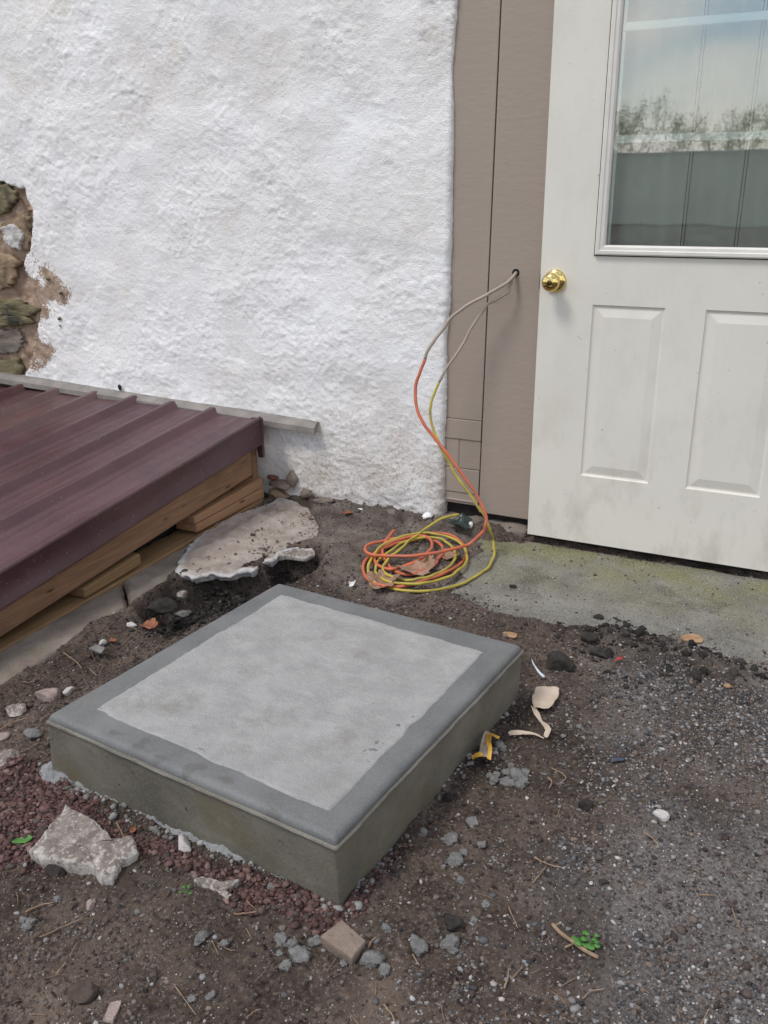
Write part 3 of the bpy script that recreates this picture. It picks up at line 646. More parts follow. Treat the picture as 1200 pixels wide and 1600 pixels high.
def leaf():
    xs = sorted({dx0, dx1, *[r[0] for r in rects], *[r[1] for r in rects]}); zs_ = sorted({dzb, dzt, *[r[2] for r in rects], *[r[3] for r in rects]})
    mb = MB(); y0, y1 = YD, YD+.044
    for i in range(len(xs)-1):
        for j in range(len(zs_)-1):
            cx, cz = (xs[i]+xs[i+1])/2, (zs_[j]+zs_[j+1])/2
            hit = [r for r in rects if r[0] < cx < r[1] and r[2] < cz < r[3]]
            q = [(xs[i], zs_[j]), (xs[i+1], zs_[j]), (xs[i+1], zs_[j+1]), (xs[i], zs_[j+1])]
            if not hit: mb.add([(a_, y0, b_) for a_, b_ in q], [(0, 1, 2, 3)])
            if not (hit and hit[0][4] == 'w'): mb.add([(a_, y1, b_) for a_, b_ in q], [(3, 2, 1, 0)])
    for (a_, b_, c_, d_, k) in rects:
        prof = [(0, 0), (.003, .0045), (.008, .0065), (.012, .006), (.036, .0012), (.039, .0006)] if k == 'p' else [(0, 0), (0, .044)]
        L = [[(a_+i, y0+o_, c_+i), (b_-i, y0+o_, c_+i), (b_-i, y0+o_, d_-i), (a_+i, y0+o_, d_-i)] for i, o_ in prof]
        for u_, v_ in zip(L[:-1], L[1:]):
            for q in range(4): mb.add([u_[q], u_[(q+1) % 4], v_[(q+1) % 4], v_[q]], [(0, 1, 2, 3)])
        if k == 'p': mb.add(L[-1], [(0, 1, 2, 3)])
    e_ = .0025
    for q in ([(dx0, dzb), (dx0, dzt)], [(dx1, dzt), (dx1, dzb)], [(dx1, dzb), (dx0, dzb)], [(dx0, dzt), (dx1, dzt)]):
        (a_, b_), (c_, d_) = q; mb.add([(a_, y1, b_), (a_, y0, b_), (c_, y0, d_), (c_, y1, d_)], [(0, 1, 2, 3)])
    return mb
lf = leaf().build('door_leaf', M_DOOR, door)
fr = MB(); prof = [(-.001, .0), (0, -.010), (.004, -.013), (.013, -.013), (.016, -.0095), (.025, -.0085), (.030, -.003), (.031, .010)]
L = [[(wx0+i, YD+o_, wz0+i), (wx1-i, YD+o_, wz0+i), (wx1-i, YD+o_, wz1-i), (wx0+i, YD+o_, wz1-i)] for i, o_ in prof]
for u_, v_ in zip(L[:-1], L[1:]):
    for q in range(4): fr.add([u_[q], u_[(q+1) % 4], v_[(q+1) % 4], v_[q]], [(0, 1, 2, 3)])
frame = fr.build('window_frame', M_TRIMW, door)
gk = MB(); Lg = [[(wx0+i, YD+o_, wz0+i), (wx1-i, YD+o_, wz0+i), (wx1-i, YD+o_, wz1-i), (wx0+i, YD+o_, wz1-i)] for i, o_ in ((-.0042, -.0004), (-.0036, -.0016), (-.0012, -.0016))]
for u_, v_ in zip(Lg[:-1], Lg[1:]):
    for q in range(4): gk.add([u_[q], u_[(q+1) % 4], v_[(q+1) % 4], v_[q]], [(0, 1, 2, 3)])
gk.build('gap_shade_line', M_DARK, frame)  # dark strip painted as the shaded gap around the window frame
gx0, gx1, gz0, gz1 = wx0+.0305, wx1-.0305, wz0+.0305, wz1-.0305
MB().box(gx0, gx1, YD+.006, YD+.010, gz0, gz1, 0).build('glass_pane', m_glass(), frame)
for q in ((970, 43), (959, 218)):
    z_ = Wl(*q, YD+.02)[2]
    MB().box(gx0, gx1, YD+.0112, YD+.0185, z_-.012, z_+.012, .003).build('muntin', M_MUNT, frame)
z_ = Wl(959, 218, YD+.02)[2]*2-Wl(970, 43, YD+.02)[2]
MB().box(gx0, gx0+.010, YD+.0165, YD+.0235, gz0, gz1, .003).build('muntin', M_MUNT, frame)
for q in (1085, 1172, 1262):
    x_ = Wl(q, 210, YD+.05)[0]
    MB().box(x_-.006, x_-.003, YD+.030, YD+.034, gz0, gz1, 0).box(x_+.003, x_+.006, YD+.030, YD+.034, gz0, gz1, 0).build('blind_cord', M_DARK, frame)
cv = []; nf = 160; xs = np.linspace(wx0-.02, wx1+.02, nf)
cv = np.array([(x_, YD+.115+.010*math.sin(x_*55), z_) for x_ in xs for z_ in (wz0-.05, wz1+.05)])
link('glass_backing', cv, gridfaces(nf, 2), M_GBACK, frame)  # pale sheet added behind the pane to lift the tone of its reflection
KN = Wl(867, 439, YD); KN[1] = YD
knob = link('door_knob', *lathe_y(KN, [(.0, .068), (.011, .068), (.0137, .0665), (.022, .065), (.0286, .058), (.0302, .050), (.0286, .044), (.023, .037), (.0155, .031), (.0137, .026), (.0137, .013)], 40), M_BRASS, door)
link('rosette', *lathe_y(KN, [(.0137, .0150), (.022, .0140), (.033, .010), (.0378, .0045), (.0385, .0)], 40), M_BRASS, knob)
link('keyhole', *lathe_y(KN, [(.0, .0700), (.0078, .0700), (.0092, .0682), (.0092, .066)], 24), m_plain('dark_bronze', (.16, .10, .04), (.10, .06, .03), 200, .3, .5, 1, 0), knob)
MB().box(dx0-.006, dx0-.0012, YD+.012, YD+.034, KN[2]-.03, KN[2]+.02, .001).build('latch_plate', M_DARK, door)
MB().box(dx0-.02, dx1+.05, YD+.052, YD+.16, -.04, dzb+.008, .002).build('underdoor_shade', M_DARK, door)  # near-black plate standing in for the shade under the door
MB().box(dx0-.02, dx1+.02, YD+.16, YD+.20, -.04, 2.75, 0).build('backing', M_DARK, door)
# the house goes on beyond the door
MB().box(dx1+.01, dx1+.24, YB, YB+.03, .03, 2.75, .004).build('board', M_TAUPE, board)
MB().box(dx0-.06, dx1+.01, YB-.001, YB+.029, dzt+.015, 2.75, .004).build('head_board', M_TAUPE, board)
xr_ = np.arange(dx1+.2, 6, .02); zr = np.arange(-.05, 2.9, .02)
XX, ZZ = np.meshgrid(xr_, zr, indexing='ij'); dd = .011*fbm(XX*7, ZZ*8, 0, 3, 31)+.006*fbm(XX*30, ZZ*34, 0, 3, 34)
w2 = thing('stucco_wall', (3, 3, 0), 'white stuccoed wall beyond the right side of the door', 'wall')
link('plaster', np.stack([XX, 3-dd, ZZ], -1).reshape(-1, 3), gridfaces(len(xr_), len(zr))[:, ::-1], MST, w2, attrs=dict(flake=np.zeros(XX.size), low=np.zeros(XX.size), cav=np.zeros(XX.size)))

# ------------------------------------------------------------------ concrete step (apron) before the door
ap = gpoly([(735, 836), (830, 845), (1000, 868), (1500, 948)])
nu, nv = 260, 150
xs = np.linspace(-1.12, .9, nu); ys = np.linspace(2.28, 2.985, nv); AX, AY = np.meshgrid(xs, ys, indexing='ij')
ed = .02*fbm(AX*7, AY*7, 0, 3, 91)
AZ = -.004+.004*fbm(AX*10, AY*10, 0, 3, 92)+.0016*fbm(AX*60, AY*60, 0, 4, 93)-.06*sstep(.03, .0, AX-xs[0])-.06*sstep(.03, .0, AY-ys[0])-.03*sstep(.012, 0, ys[-1]-AY)
o = link('concrete_apron', np.stack([AX, AY, AZ], -1).reshape(-1, 3), gridfaces(nu, nv), M_APRON, loc=(0, 0, 0))
tag(o, 'mossy grey concrete step slab in front of the door', 'concrete slab')

# ------------------------------------------------------------------ new concrete pad
ZT = .176
pad = thing('concrete_pad', (-.97, 1.53, 0), 'new square concrete pad with a smooth border and rough centre', 'concrete pad')
def inset(Q, d):
    Q = np.asarray(Q); n = len(Q); o = []
    for i in range(n):
        a_, b_, c_ = Q[i-1], Q[i], Q[(i+1) % n]; u_ = (b_-a_)/np.linalg.norm(b_-a_); v_ = (c_-b_)/np.linalg.norm(c_-b_)
        n1, n2 = np.array([-u_[1], u_[0]]), np.array([-v_[1], v_[0]])
        o.append(b_+d*(n1+n2)/(1+n1@n2))
    return np.array(o)
def ring(Q, n=190, cr=.012):
    o = []
    for i in range(4):
        a_, b_ = Q[i], Q[(i+1) % 4]; t = np.linspace(0, 1, n, endpoint=False)[:, None]; o.append(a_+(b_-a_)*t)
    P = np.vstack(o)
    for _ in range(3): P = .25*np.roll(P, 1, 0)+.5*P+.25*np.roll(P, -1, 0)
    return P
def loft(rows, name, mat, stains=None):
    Vs = []
    for P, z, nz in rows:
        zz_ = z+nz*fbm(P[:, 0]*11, P[:, 1]*11, z*30, 4, 120); n1 = nz*.8*fbm(P[:, 0]*16, P[:, 1]*16, z*40+3, 4, 121)
        c_ = P.mean(0); d_ = (P-c_)/np.linalg.norm(P-c_, axis=1)[:, None]
        Vs.append(np.c_[P+d_*n1[:, None], zz_])
    V = np.stack(Vs, 1).reshape(-1, 3); at = None
    if stains: at = dict(stain=np.clip(sum(sstep(1.3, .6, np.hypot((V[:, 0]-sx)/ra, (V[:, 1]-s_y)/rb)+.9*fbm(V[:, 0]*45, V[:, 1]*45, 0, 4, 130)) for sx, s_y, ra, rb in stains), 0, .5))
    return link(name, V, gridfaces(len(rows[0][0]), len(rows), True), mat, pad, attrs=at)
st_ = []
for px, py, a_, b_ in ((352, 1144, 16, 6), (216, 1164, 9, 4), (228, 1155, 8, 3), (250, 1182, 12, 4), (298, 1198, 9, 6), (312, 1195, 8, 4), (353, 1214, 13, 4), (180, 1143, 12, 4), (425, 1265, 14, 4), (292, 1202, 5, 4)):
    g_ = G(px, py, ZT); m_ = np.linalg.norm(g_-CAM)/F; st_.append((g_[0], g_[1], a_*m_, b_*m_*1.7))
st_ = st_[1:]
rows = [(ring(inset(PAD_T, d_)), ZT+z_, nz) for d_, z_, nz in [(.105, -.006, .0)]+[(d_, -.0045+.001*(d_ > .07), .0010) for d_ in np.linspace(.1, .016, 24)]+[(.011, -.0055, .001), (.007, -.008, .001), (.004, -.012, .001), (.0025, -.017, .0012), (.0028, -.0215, .0012)]]
loft(rows, 'border', M_BORDER, st_)
TB = lambda t: PAD_T+(PAD_B-PAD_T)*t
rows = [(ring(inset(PAD_T, .006)), ZT-.0205, .001), (ring(inset(PAD_T, -.0005)), ZT-.0215, .0022), (ring(inset(PAD_T, -.0022)), ZT-.025, .0016)]+[(ring(TB(t)), (ZT-.026)*(1-t)-.03*t, .0022) for t in np.linspace(.02, 1, 16)]
loft(rows, 'base', M_SIDE)
loft([(ring(inset(PAD_T, d_)), ZT+z_, .0018) for d_, z_ in ((.003, -.0216), (-.0012, -.0220), (-.0030, -.0238), (-.0034, -.0252), (-.0022, -.0268), (.002, -.0275))], 'edge_ridge', M_RIDGE)
PI_ = np.array([G(*q, ZT)[:2] for q in ((147, 1106), (513, 1266), (757, 1017), (440, 927))])
nn = 170; u_, v_ = np.meshgrid(np.linspace(0, 1, nn), np.linspace(0, 1, nn), indexing='ij')
PP = ((1-u_)*(1-v_))[..., None]*PI_[0]+(u_*(1-v_))[..., None]*PI_[1]+(u_*v_)[..., None]*PI_[2]+((1-u_)*v_)[..., None]*PI_[3]
px_, py_ = PP[..., 0], PP[..., 1]
ed = np.minimum(np.minimum(u_, 1-u_), np.minimum(v_, 1-v_))
px_ = px_+.006*fbm(px_*20, py_*20, 0, 4, 141)*(ed < .02); py_ = py_+.006*fbm(px_*20, py_*20, 0, 4, 142)*(ed < .02)
pz_ = ZT-.002+.0016*fbm(px_*9, py_*9, 0, 3, 143)+.0013*fbm(px_*70, py_*70, 0, 4, 144)
pz_ = np.where(ed < 1e-6, ZT-.0065, pz_)
link('panel', np.stack([px_, py_, pz_], -1).reshape(-1, 3), gridfaces(nn, nn), M_PANEL, pad)
# cement that oozed out under the form
n1 = 240; t = np.linspace(0, 1, n1); rowsV = []
edge = np.vstack([PAD_B[3]+(PAD_B[0]-PAD_B[3])*t[-60:][:, None], PAD_B[0]+(PAD_B[1]-PAD_B[0])*t[:, None], PAD_B[1]+(PAD_B[2]-PAD_B[1])*t[:150][:, None]])
wk = np.r_[np.ones(60), np.ones(n1), np.full(150, .35)]; c_ = PAD_B.mean(0); nrm = np.vstack([np.tile([-1., .05], (60, 1)), np.tile([-.09, -1.], (n1, 1)), np.tile([1., -.1], (150, 1))])
for _ in range(12): nrm = .25*np.roll(nrm, 1, 0)+.5*nrm+.25*np.roll(nrm, -1, 0)
wd = .017+.024*np.maximum(0, fbm(edge[:, 0]*9, edge[:, 1]*9, 0, 3, 150)+.12)+.018*np.exp(-((edge[:, 0]-PAD_B[0][0])**2+(edge[:, 1]-PAD_B[0][1])**2)/.004)
for q in np.linspace(0, 1, 9):
    P = edge+nrm*(wd*wk*q-.012)[:, None]
    z_ = hgt(P[:, 0], P[:, 1])+.014*wk*(1-q**2)-.006*q+.020*fbm(P[:, 0]*45, P[:, 1]*45, 0, 4, 151, .65)*(q > .1)+.004; rowsV.append(np.c_[P, z_])
link('footing', np.stack(rowsV, 1).reshape(-1, 3), gridfaces(len(edge), 9)[:, ::-1], M_FOOT, pad)

# ------------------------------------------------------------------ cellar hatch
XF = -1.984
hatch = thing('cellar_hatch', (-3.0, 2.0, .0), 'low cellar hatch roofed in ribbed maroon metal on stacked timbers', 'cellar hatch')
zr_ = lambda y: .3575+(y-2.906)*.0981
yb_ = lambda x: np.minimum(2.914+(-1.985-x)*.075, 2.972)
xr0 = XF+.0125; pitch = .2247; x0 = xr0-.021; prof = [(x0, .004)]
for k in range(11):
    rx = x0-pitch
    prof += [(x0-.025, 0), (x0-.080, 0), (x0-.083, .0008), (x0-.088, .0008), (x0-.091, 0), (x0-.138, 0), (x0-.141, .0008), (x0-.146, .0008), (x0-.149, 0), (rx+.0225, 0), (rx+.0125, .028), (rx-.0125, .028), (rx-.0225, 0)]
    x0 = rx
prof = np.array(prof); ny = 40; V = []
for x_, h_ in prof:
    for t in np.linspace(0, 1, ny):
        y_ = yb_(x_)+(.80-yb_(x_))*t; V.append((x_, y_, zr_(y_)+h_+.0010*math.sin(y_*7+x_*5)))
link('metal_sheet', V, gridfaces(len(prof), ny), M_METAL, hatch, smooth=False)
tp = [(-.038, .0), (-.032, .0035), (-.004, .0045), (.000, .013), (.008, .0145), (.013, .010), (.0135, .003), (.0115, -.002), (.0105, -.086), (.018, -.0935), (.017, -.0965), (.008, -.092)]
V = []
for dx_, dz_ in tp:
    for t in np.linspace(0, 1, ny): y_ = 2.924+(.80-2.924)*t; V.append((XF+dx_, y_, zr_(y_)+dz_+.001*math.sin(y_*7+dz_*20)))
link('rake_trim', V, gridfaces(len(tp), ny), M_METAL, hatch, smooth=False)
def yz_beam(name, y0, y1, zb0, zb1, zt0, zt1, x0, x1, mat, bev=.004):
    return MB().hexa([(x0, y1, zb1), (x1, y1, zb1), (x1, y0, zb0), (x0, y0, zb0), (x0, y1, zt1), (x1, y1, zt1), (x1, y0, zt0), (x0, y0, zt0)], bev).build(name, mat, hatch)
yz_beam('beam', 2.856, .84, .141, -.018, .2525, .100, XF-.044, XF-.003, M_BEAM)
yz_beam('shim_board', 2.924, 2.455, .0675, .0637, .1120, .0952, XF-.095, XF+.001, M_SHIM)
yz_beam('shim_board', 2.924, 2.459, .0220, .0300, .0660, .0622, XF-.095, XF+.003, M_SHIM)
yz_beam('shim_board', 2.147, 1.874, .0247, .0142, .0662, .0467, XF-.095, XF+.001, M_SILL)
yz_beam('sill_board', 2.914, .84, -.045, -.055, .0215, -.0026, XF-.105, XF+.006, M_SILL)
MB().box(-4.6, XF-.137, .95, 2.94, -.06, .148, 0).build('shade_block', M_DARK, hatch)  # solid near-black box painted as the unlit inside of the hatch
MB().hexa([(-4.6, .84, .095), (XF-.02, .84, .095), (XF-.02, 2.898, .289), (-4.6, 2.95, .295), (-4.6, .84, .137), (XF-.02, .84, .137), (XF-.02, 2.903, .340), (-4.6, 2.965, .345)], .002).build('deck_board', M_SHIM, hatch)
MB().hexa([(-4.6, 2.93, -.04), (XF-.032, 2.90, -.04), (XF-.032, 2.94, -.04), (-4.6, 2.97, -.04), (-4.6, 2.93, .335), (XF-.032, 2.90, .335), (XF-.032, 2.94, .335), (-4.6, 2.97, .335)], .002).build('back_board', M_BEAM, hatch)
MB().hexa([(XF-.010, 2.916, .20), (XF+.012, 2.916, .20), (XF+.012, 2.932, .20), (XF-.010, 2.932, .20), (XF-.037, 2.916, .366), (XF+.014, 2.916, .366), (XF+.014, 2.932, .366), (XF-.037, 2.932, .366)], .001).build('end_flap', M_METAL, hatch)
# grey flashing strip screwed to the wall above it
fz = lambda x: .402+(x+3.5)*(-.062/1.76)
mb = MB(); xs = (-4.6, -1.742)
sec = [(3.02, .022), (2.975, .018), (2.950, .002), (2.948, -.020), (2.951, -.021), (2.954, -.002), (2.975, .012), (3.02, .016)]
n_ = len(sec); V = [(x_, y_, fz(x_)+z_) for x_ in np.linspace(*xs, 12) for y_, z_ in sec]; Fq = [tuple(q) for q in gridfaces(12, n_)]+[(i*n_+n_-1, (i+1)*n_+n_-1, (i+1)*n_, i*n_) for i in range(11)]
Fq += [tuple(range(n_)), tuple(11*n_+i for i in range(n_))[::-1]]
tag(link('flashing_strip', V, Fq, M_FLASH, smooth=False), 'grey metal strip along the wall over the maroon hatch', 'flashing')

# old concrete curb under the sill, cracked in two
def prism_slab(name, outline, seed, mat, th, label, cat, **k):
    V, f = slabmesh(np.array(outline), th, seed, **k); return tag(link(name, V, f, mat, attrs=dict(edge=EDGE['v'])), label, cat)
zc = .0
cpt = lambda px, py, z=zc: tuple(G(px, py, z))
prism_slab('concrete_curb', [(-2.12, .80, zc), (-1.79, .80, zc), cpt(0, 1076), cpt(60, 1037), cpt(130, 987), cpt(198, 948), cpt(190, 912), (-2.12, 2.12, zc)], 21, M_CURB, .10, 'long cracked concrete curb under the hatch timbers, nearer piece', 'curb', jag=.01, rough=.008, taper=.99, ns=240, nr=24)
prism_slab('concrete_curb', [(-2.12, 2.13, zc+.004), cpt(193, 910, zc+.004), cpt(202, 943, zc+.002), cpt(250, 912, zc), cpt(280, 888, zc), cpt(330, 832, zc), cpt(400, 797, zc), cpt(432, 775, zc), (-2.12, 2.96, zc)], 22, M_CURB, .10, 'short far piece of the cracked curb beside the broken slab', 'curb', jag=.012, rough=.008, taper=.99, ns=240, nr=24)
# broken pinkish slab overhanging the hole
zq = .012
prism_slab('broken_slab', [cpt(q, w_, zq+dz) for q, w_, dz in ((272, 893, .002), (281, 868, .004), (300, 846, .004), (330, 822, .004), (365, 806, .003), (400, 793, .003), (440, 776, .002), (490, 790, -.018), (512, 825, -.022), (502, 850, -.010), (490, 853, -.004), (470, 855, .0), (452, 858, .0), (436, 866, .0), (428, 876, .0), (408, 880, .0), (398, 891, .0), (372, 893, .0), (360, 899, .0), (330, 897, .0), (300, 903, .0))], 23, M_SLABT, .032, 'broken pinkish concrete slab with a white jagged edge over black soil', 'concrete slab', jag=.034, rough=.012, ns=340, nr=28, undercut=.05, taper=.97)
prism_slab('concrete_fragment', [cpt(434, 870, .002), cpt(455, 860, .006), cpt(488, 856, .006), cpt(493, 866, .004), cpt(476, 872, .0), cpt(450, 869, .0)], 24, M_CHUNK, .016, 'whitish concrete lip at the right end of the black hole', 'concrete', jag=.10, rough=.008)

# ------------------------------------------------------------------ cables
def gz(px, py, dz):
    z_ = dz
    for _ in range(4): p_ = G(px, py, z_); z_ = max(float(hgt(p_[0], p_[1])), -.006 if sdf(p_[0], p_[1], POLY_APR) < .03 else -1)+dz
    return G(px, py, z_)
def coil(pts, r, z0): return [gz(540+x*.21667, 760+y*.21667, z0+dz) for x, y, dz in pts]
def hang(pts): return [Wl(px, py, yy) for px, py, yy in pts]
def cable(name, P, cut, r, mat, label, loc):
    root = thing(name, loc, label, 'cable'); Q = catmull(P, 9)
    for _ in range(3): Q[1:-1] = .25*Q[:-2]+.5*Q[1:-1]+.25*Q[2:]
    ar = np.arange(len(Q))*.22; Q[3:-1] += (np.stack([vn(ar, 1., 0, 7), vn(ar, 2., 0, 8), .4*vn(ar, 3., 0, 9)], -1)*.0032)[3:-1]
    k = int(cut*9)
    link('cable_sheath', *tube(Q[k-1:], r, 12), mat, root); link('painted_length', *tube(Q[:k], r*1.03, 12), M_CABP, root)
o_h = [(807, 424, 3.045), (806, 427, 3.01), (799, 436, 2.985), (780, 450, 2.955), (757, 462, 2.935), (722, 482, 2.91), (692, 513, 2.885), (670, 546, 2.86), (656, 580, 2.84), (649, 613, 2.82), (654, 643, 2.80), (672, 676, 2.785), (699, 710, 2.775), (726, 746, 2.77), (748, 778, 2.765), (760, 806, 2.755), (757, 826, 2.74)]
o_c = [(905, 405, .055), (830, 435, .045), (700, 470, .036), (500, 500, .034), (300, 505, .034), (180, 490, .032), (133, 455, .030), (170, 418, .028), (290, 390, .024), (420, 368, .020), (620, 338, .010), (740, 345, .006), (830, 400, .006), (866, 460, .006), (845, 530, .006), (770, 600, .006), (640, 655, .006), (480, 705, .006), (360, 722, .006), (230, 710, .006), (155, 665, .006), (127, 600, .006), (150, 530, .008), (230, 465, .014), (330, 405, .018), (420, 372, .020), (520, 357, .022), (600, 374, .022), (622, 420, .022), (590, 480, .020), (520, 535, .018), (440, 572, .016), (330, 598, .016), (250, 580, .014), (206, 530, .012), (222, 480, .012), (300, 435, .010), (440, 395, .008), (560, 372, .006), (640, 390, .006), (692, 430, .006), (697, 485, .006), (650, 550, .006), (580, 598, .006), (430, 640, .005), (310, 570, .006), (262, 470, .014), (296, 385, .026), (330, 335, .034), (352, 312, .038)]
cable('orange_cable', hang(o_h)+coil(o_c, .006, .005), 7.6, .0058, M_ORANGE, 'orange electric cable drooping from the board into a coil', (-1.1, 2.62, 0))
y_h = [(808, 425, 3.045), (806, 429, 3.012), (800, 437, 2.992), (796, 448, 2.982), (793, 456, 2.975), (776, 468, 2.962), (756, 482, 2.95), (738, 511, 2.93), (714, 551, 2.905), (690, 590, 2.88), (677, 622, 2.86), (672, 648, 2.845), (677, 672, 2.83), (691, 703, 2.815), (710, 737, 2.80), (732, 768, 2.79), (754, 802, 2.78), (765, 828, 2.765)]
y_c = [(1058, 385, .040), (1070, 470, .018), (1040, 565, .008), (950, 648, .005), (800, 715, .005), (640, 750, .005), (480, 755, .005), (320, 735, .006), (210, 690, .010), (165, 630, .014), (172, 550, .018), (222, 462, .022), (330, 388, .026), (450, 350, .026), (560, 335, .020), (680, 348, .016), (800, 390, .014), (870, 460, .014), (868, 540, .014), (800, 618, .014), (680, 672, .014), (560, 702, .014), (440, 706, .012), (370, 698, .010), (280, 676, .008), (217, 615, .008), (225, 545, .010), (300, 480, .014), (400, 412, .018), (520, 376, .020), (640, 370, .018), (740, 408, .014), (790, 470, .012), (778, 540, .010), (700, 608, .008), (600, 650, .008), (480, 674, .008), (390, 670, .008), (310, 640, .010), (268, 605, .014), (285, 550, .020), (355, 480, .028), (450, 402, .036)]
tipz = [Wl(540+560*.21667, 760+318*.21667, 2.80), Wl(540+680*.21667, 760+243*.21667, 2.87), Wl(540+760*.21667, 760+213*.21667, 2.91), Wl(540+815*.21667, 760+203*.21667, 2.935)]
cable('yellow_cable', hang(y_h)+coil(y_c, .005, .005)+tipz, 9.4, .0048, M_YELLOW, 'yellow electric cable drooping from the board into a coil', (-1.08, 2.64, 0))

# ------------------------------------------------------------------ leaves, scraps, stones, twigs
def leaf_mesh(px, py, size, seed, rot, lobes=5, asp=1., curl=.4, lift=.006):
    r = np.random.default_rng(seed); g_ = gz(px, py, .006); na, nr = 64, 9; V = []
    for i in range(na):
        th = 2*math.pi*i/na
        R_ = .62+.30*abs(math.cos(th*lobes/2))**.7+.10*vn(th*4, seed, 0, seed)+.05*vn(th*11, seed, 0, seed+1)
        for j in range(nr):
            q = R_*(j+.3)/(nr-.7); x_, y_ = q*math.cos(th)*size*asp, q*math.sin(th)*size
            z_ = curl*size*(.55*q*q*(1+.6*math.cos(2*th+seed))+.22*fbm(q*math.cos(th)*2.5+seed, q*math.sin(th)*2.5, 0, 3, seed))
            c, s_ = math.cos(rot), math.sin(rot); V.append((g_[0]+c*x_-s_*y_, g_[1]+s_*x_+c*y_, z_))
    V = np.array(V); V[:, 2] += float(hgt(g_[0], g_[1]))+lift-V[:, 2].min()*.6
    Fc = [tuple(f) for f in gridfaces(na, nr, True)]; Fc.append(tuple(i*nr for i in range(na))[::-1]); return V, Fc
def sheet(name, V, Fc, mat, th=.0009, **k):
    o = link(name, V, Fc, mat, **k); md = o.modifiers.new('thickness', 'SOLIDIFY'); md.thickness = th; md.offset = 0; return o
for px, py, sz, sd_, rt, mt, lb in (
    (597, 912, .078, 1, .6, M_LEAF, 'curled brown dry leaf sticking out under the near side of the coil'),
    (648, 893, .072, 2, 2.0, M_LEAF, 'crumpled brown dry leaf lying in the middle of the coil'),
    (702, 870, .052, 3, 1.1, M_LEAF, 'small brown dry leaf inside the right side of the coil'),
    (664, 880, .042, 9, 2.6, M_LEAF, 'little folded brown leaf tucked under the orange loops'),
    (232, 968, .036, 4, .3, M_LEAFR, 'rust red dry leaf on the soil between curb and pad'),
    (176, 1000, .014, 5, 1.4, M_LEAFR, 'tiny orange leaf bit near the curb on dark soil'),
    (544, 803, .022, 6, 2.2, M_LEAFR, 'rust brown leaf at the foot of the stucco wall'),
    (208, 1298, .010, 7, .5, M_LEAFR, 'little orange leaf on red gravel beside the big chunk')):
    tag(sheet('dry_leaf', *leaf_mesh(px, py, sz, sd_, rt, 5, .8, .55), mt), lb, 'leaf', 'dry leaves on the ground')
def ribbon(pts, wid, zs_, name, mat, label, cat, tw=.4, seed=0, parent=None):
    P = np.array([gz(px, py, z) for (px, py), z in zip(pts, zs_)])
    Q = catmull(np.c_[P, wid], 8); V = []; T = np.gradient(Q[:, :3], axis=0); n = len(Q)
    for i in range(n):
        t_ = T[i]/np.linalg.norm(T[i]); s_ = np.cross(t_, [0, 0, 1.]); s_ /= np.linalg.norm(s_); a_ = tw*math.sin(i/n*5+seed)
        d_ = s_*math.cos(a_)+np.array([0, 0, 1.])*math.sin(a_)
        for q in np.linspace(-1, 1, 6): V.append(Q[i, :3]+d_*q*Q[i, 3]*.5*(1+.15*vn(i*.6, q*3, 0, seed))+np.array([0, 0, .18*Q[i, 3]*q*q]))
    o = sheet(name, np.array(V), [tuple(f) for f in gridfaces(n, 6)], mat, parent=parent); return tag(o, label, cat)
def torn(px_pts, name, mat, label, cat, z=.01, seed=0, curl=.012, parent=None):
    P = np.array([gz(px, py, z) for px, py in px_pts]); P = resample(P, 90); c = P.mean(0); V = []; nr = 10
    f = 1+.04*fbm(P[:, 0]*90, P[:, 1]*90, 0, 3, seed)
    for i in range(90):
        for j in range(nr):
            q = (j+.2)/(nr-.8); p_ = c+(P[i]-c)*q*f[i]; V.append((p_[0], p_[1], p_[2]+curl*q*q*(.5+.5*math.sin(i/90*12.56+seed))+.003*vn(p_[0]*60, p_[1]*60, 0, seed)))
    o = sheet(name, np.array(V), [tuple(g) for g in gridfaces(90, nr, True)]+[tuple(i*nr for i in range(90))[::-1]], mat, parent=parent); return tag(o, label, cat)
ps_ = thing('paper_scrap', tuple(G(850, 1100)), 'torn tan paper scrap with a long twisted tail right of the pad', 'paper')
torn([(838, 1078), (858, 1075), (874, 1077), (872, 1090), (868, 1096), (862, 1106), (856, 1111), (846, 1109), (834, 1108), (831, 1090)], 'sheet', M_PAPER, None, None, .014, 1, .008, ps_)
ribbon([(834, 1106), (838, 1115), (846, 1128), (856, 1140), (852, 1152)], [.016, .013, .007, .014, .010], [.018, .012, .012, .016, .010], 'tail', M_PAPER, None, None, .7, 2, ps_)
ribbon([(850, 1154), (836, 1148), (820, 1146), (800, 1146), (797, 1149)], [.004, .011, .014, .014, .006], [.010, .012, .012, .012, .010], 'tail', M_PAPER, None, None, .3, 4, ps_)
yp = thing('foil_wrapper', tuple(G(757, 1170)), 'yellow and tan torn wrapper against the right side of the pad', 'wrapper')
torn([(738, 1183), (748, 1178), (752, 1160), (758, 1147), (766, 1148), (765, 1165), (768, 1188), (752, 1187)], 'wrapper_sheet', M_PAPER, None, None, .022, 3, .010, yp)
ribbon([(764, 1187), (766, 1172), (763, 1158), (765, 1148), (772, 1150), (780, 1154)], [.010, .008, .012, .013, .010, .011], [.034, .036, .036, .034, .03, .022], 'yellow_edge', M_YELP, None, None, .3, 5, yp)
ribbon([(737, 1185), (746, 1181), (754, 1180)], [.012, .020, .012], [.028, .032, .033], 'yellow_edge', M_YELP, None, None, .2, 6, yp)
a_ = np.array([G(830, 1028, .004), G(834, 1038, .006), G(842, 1050, .010), G(850, 1058, .010)])
tag(link('plastic_tube', *tube(catmull(a_, 8), np.linspace(.001, .0045, 25), 10), M_PLAS), 'small pale blue plastic tube by the far right pad corner', 'tube')
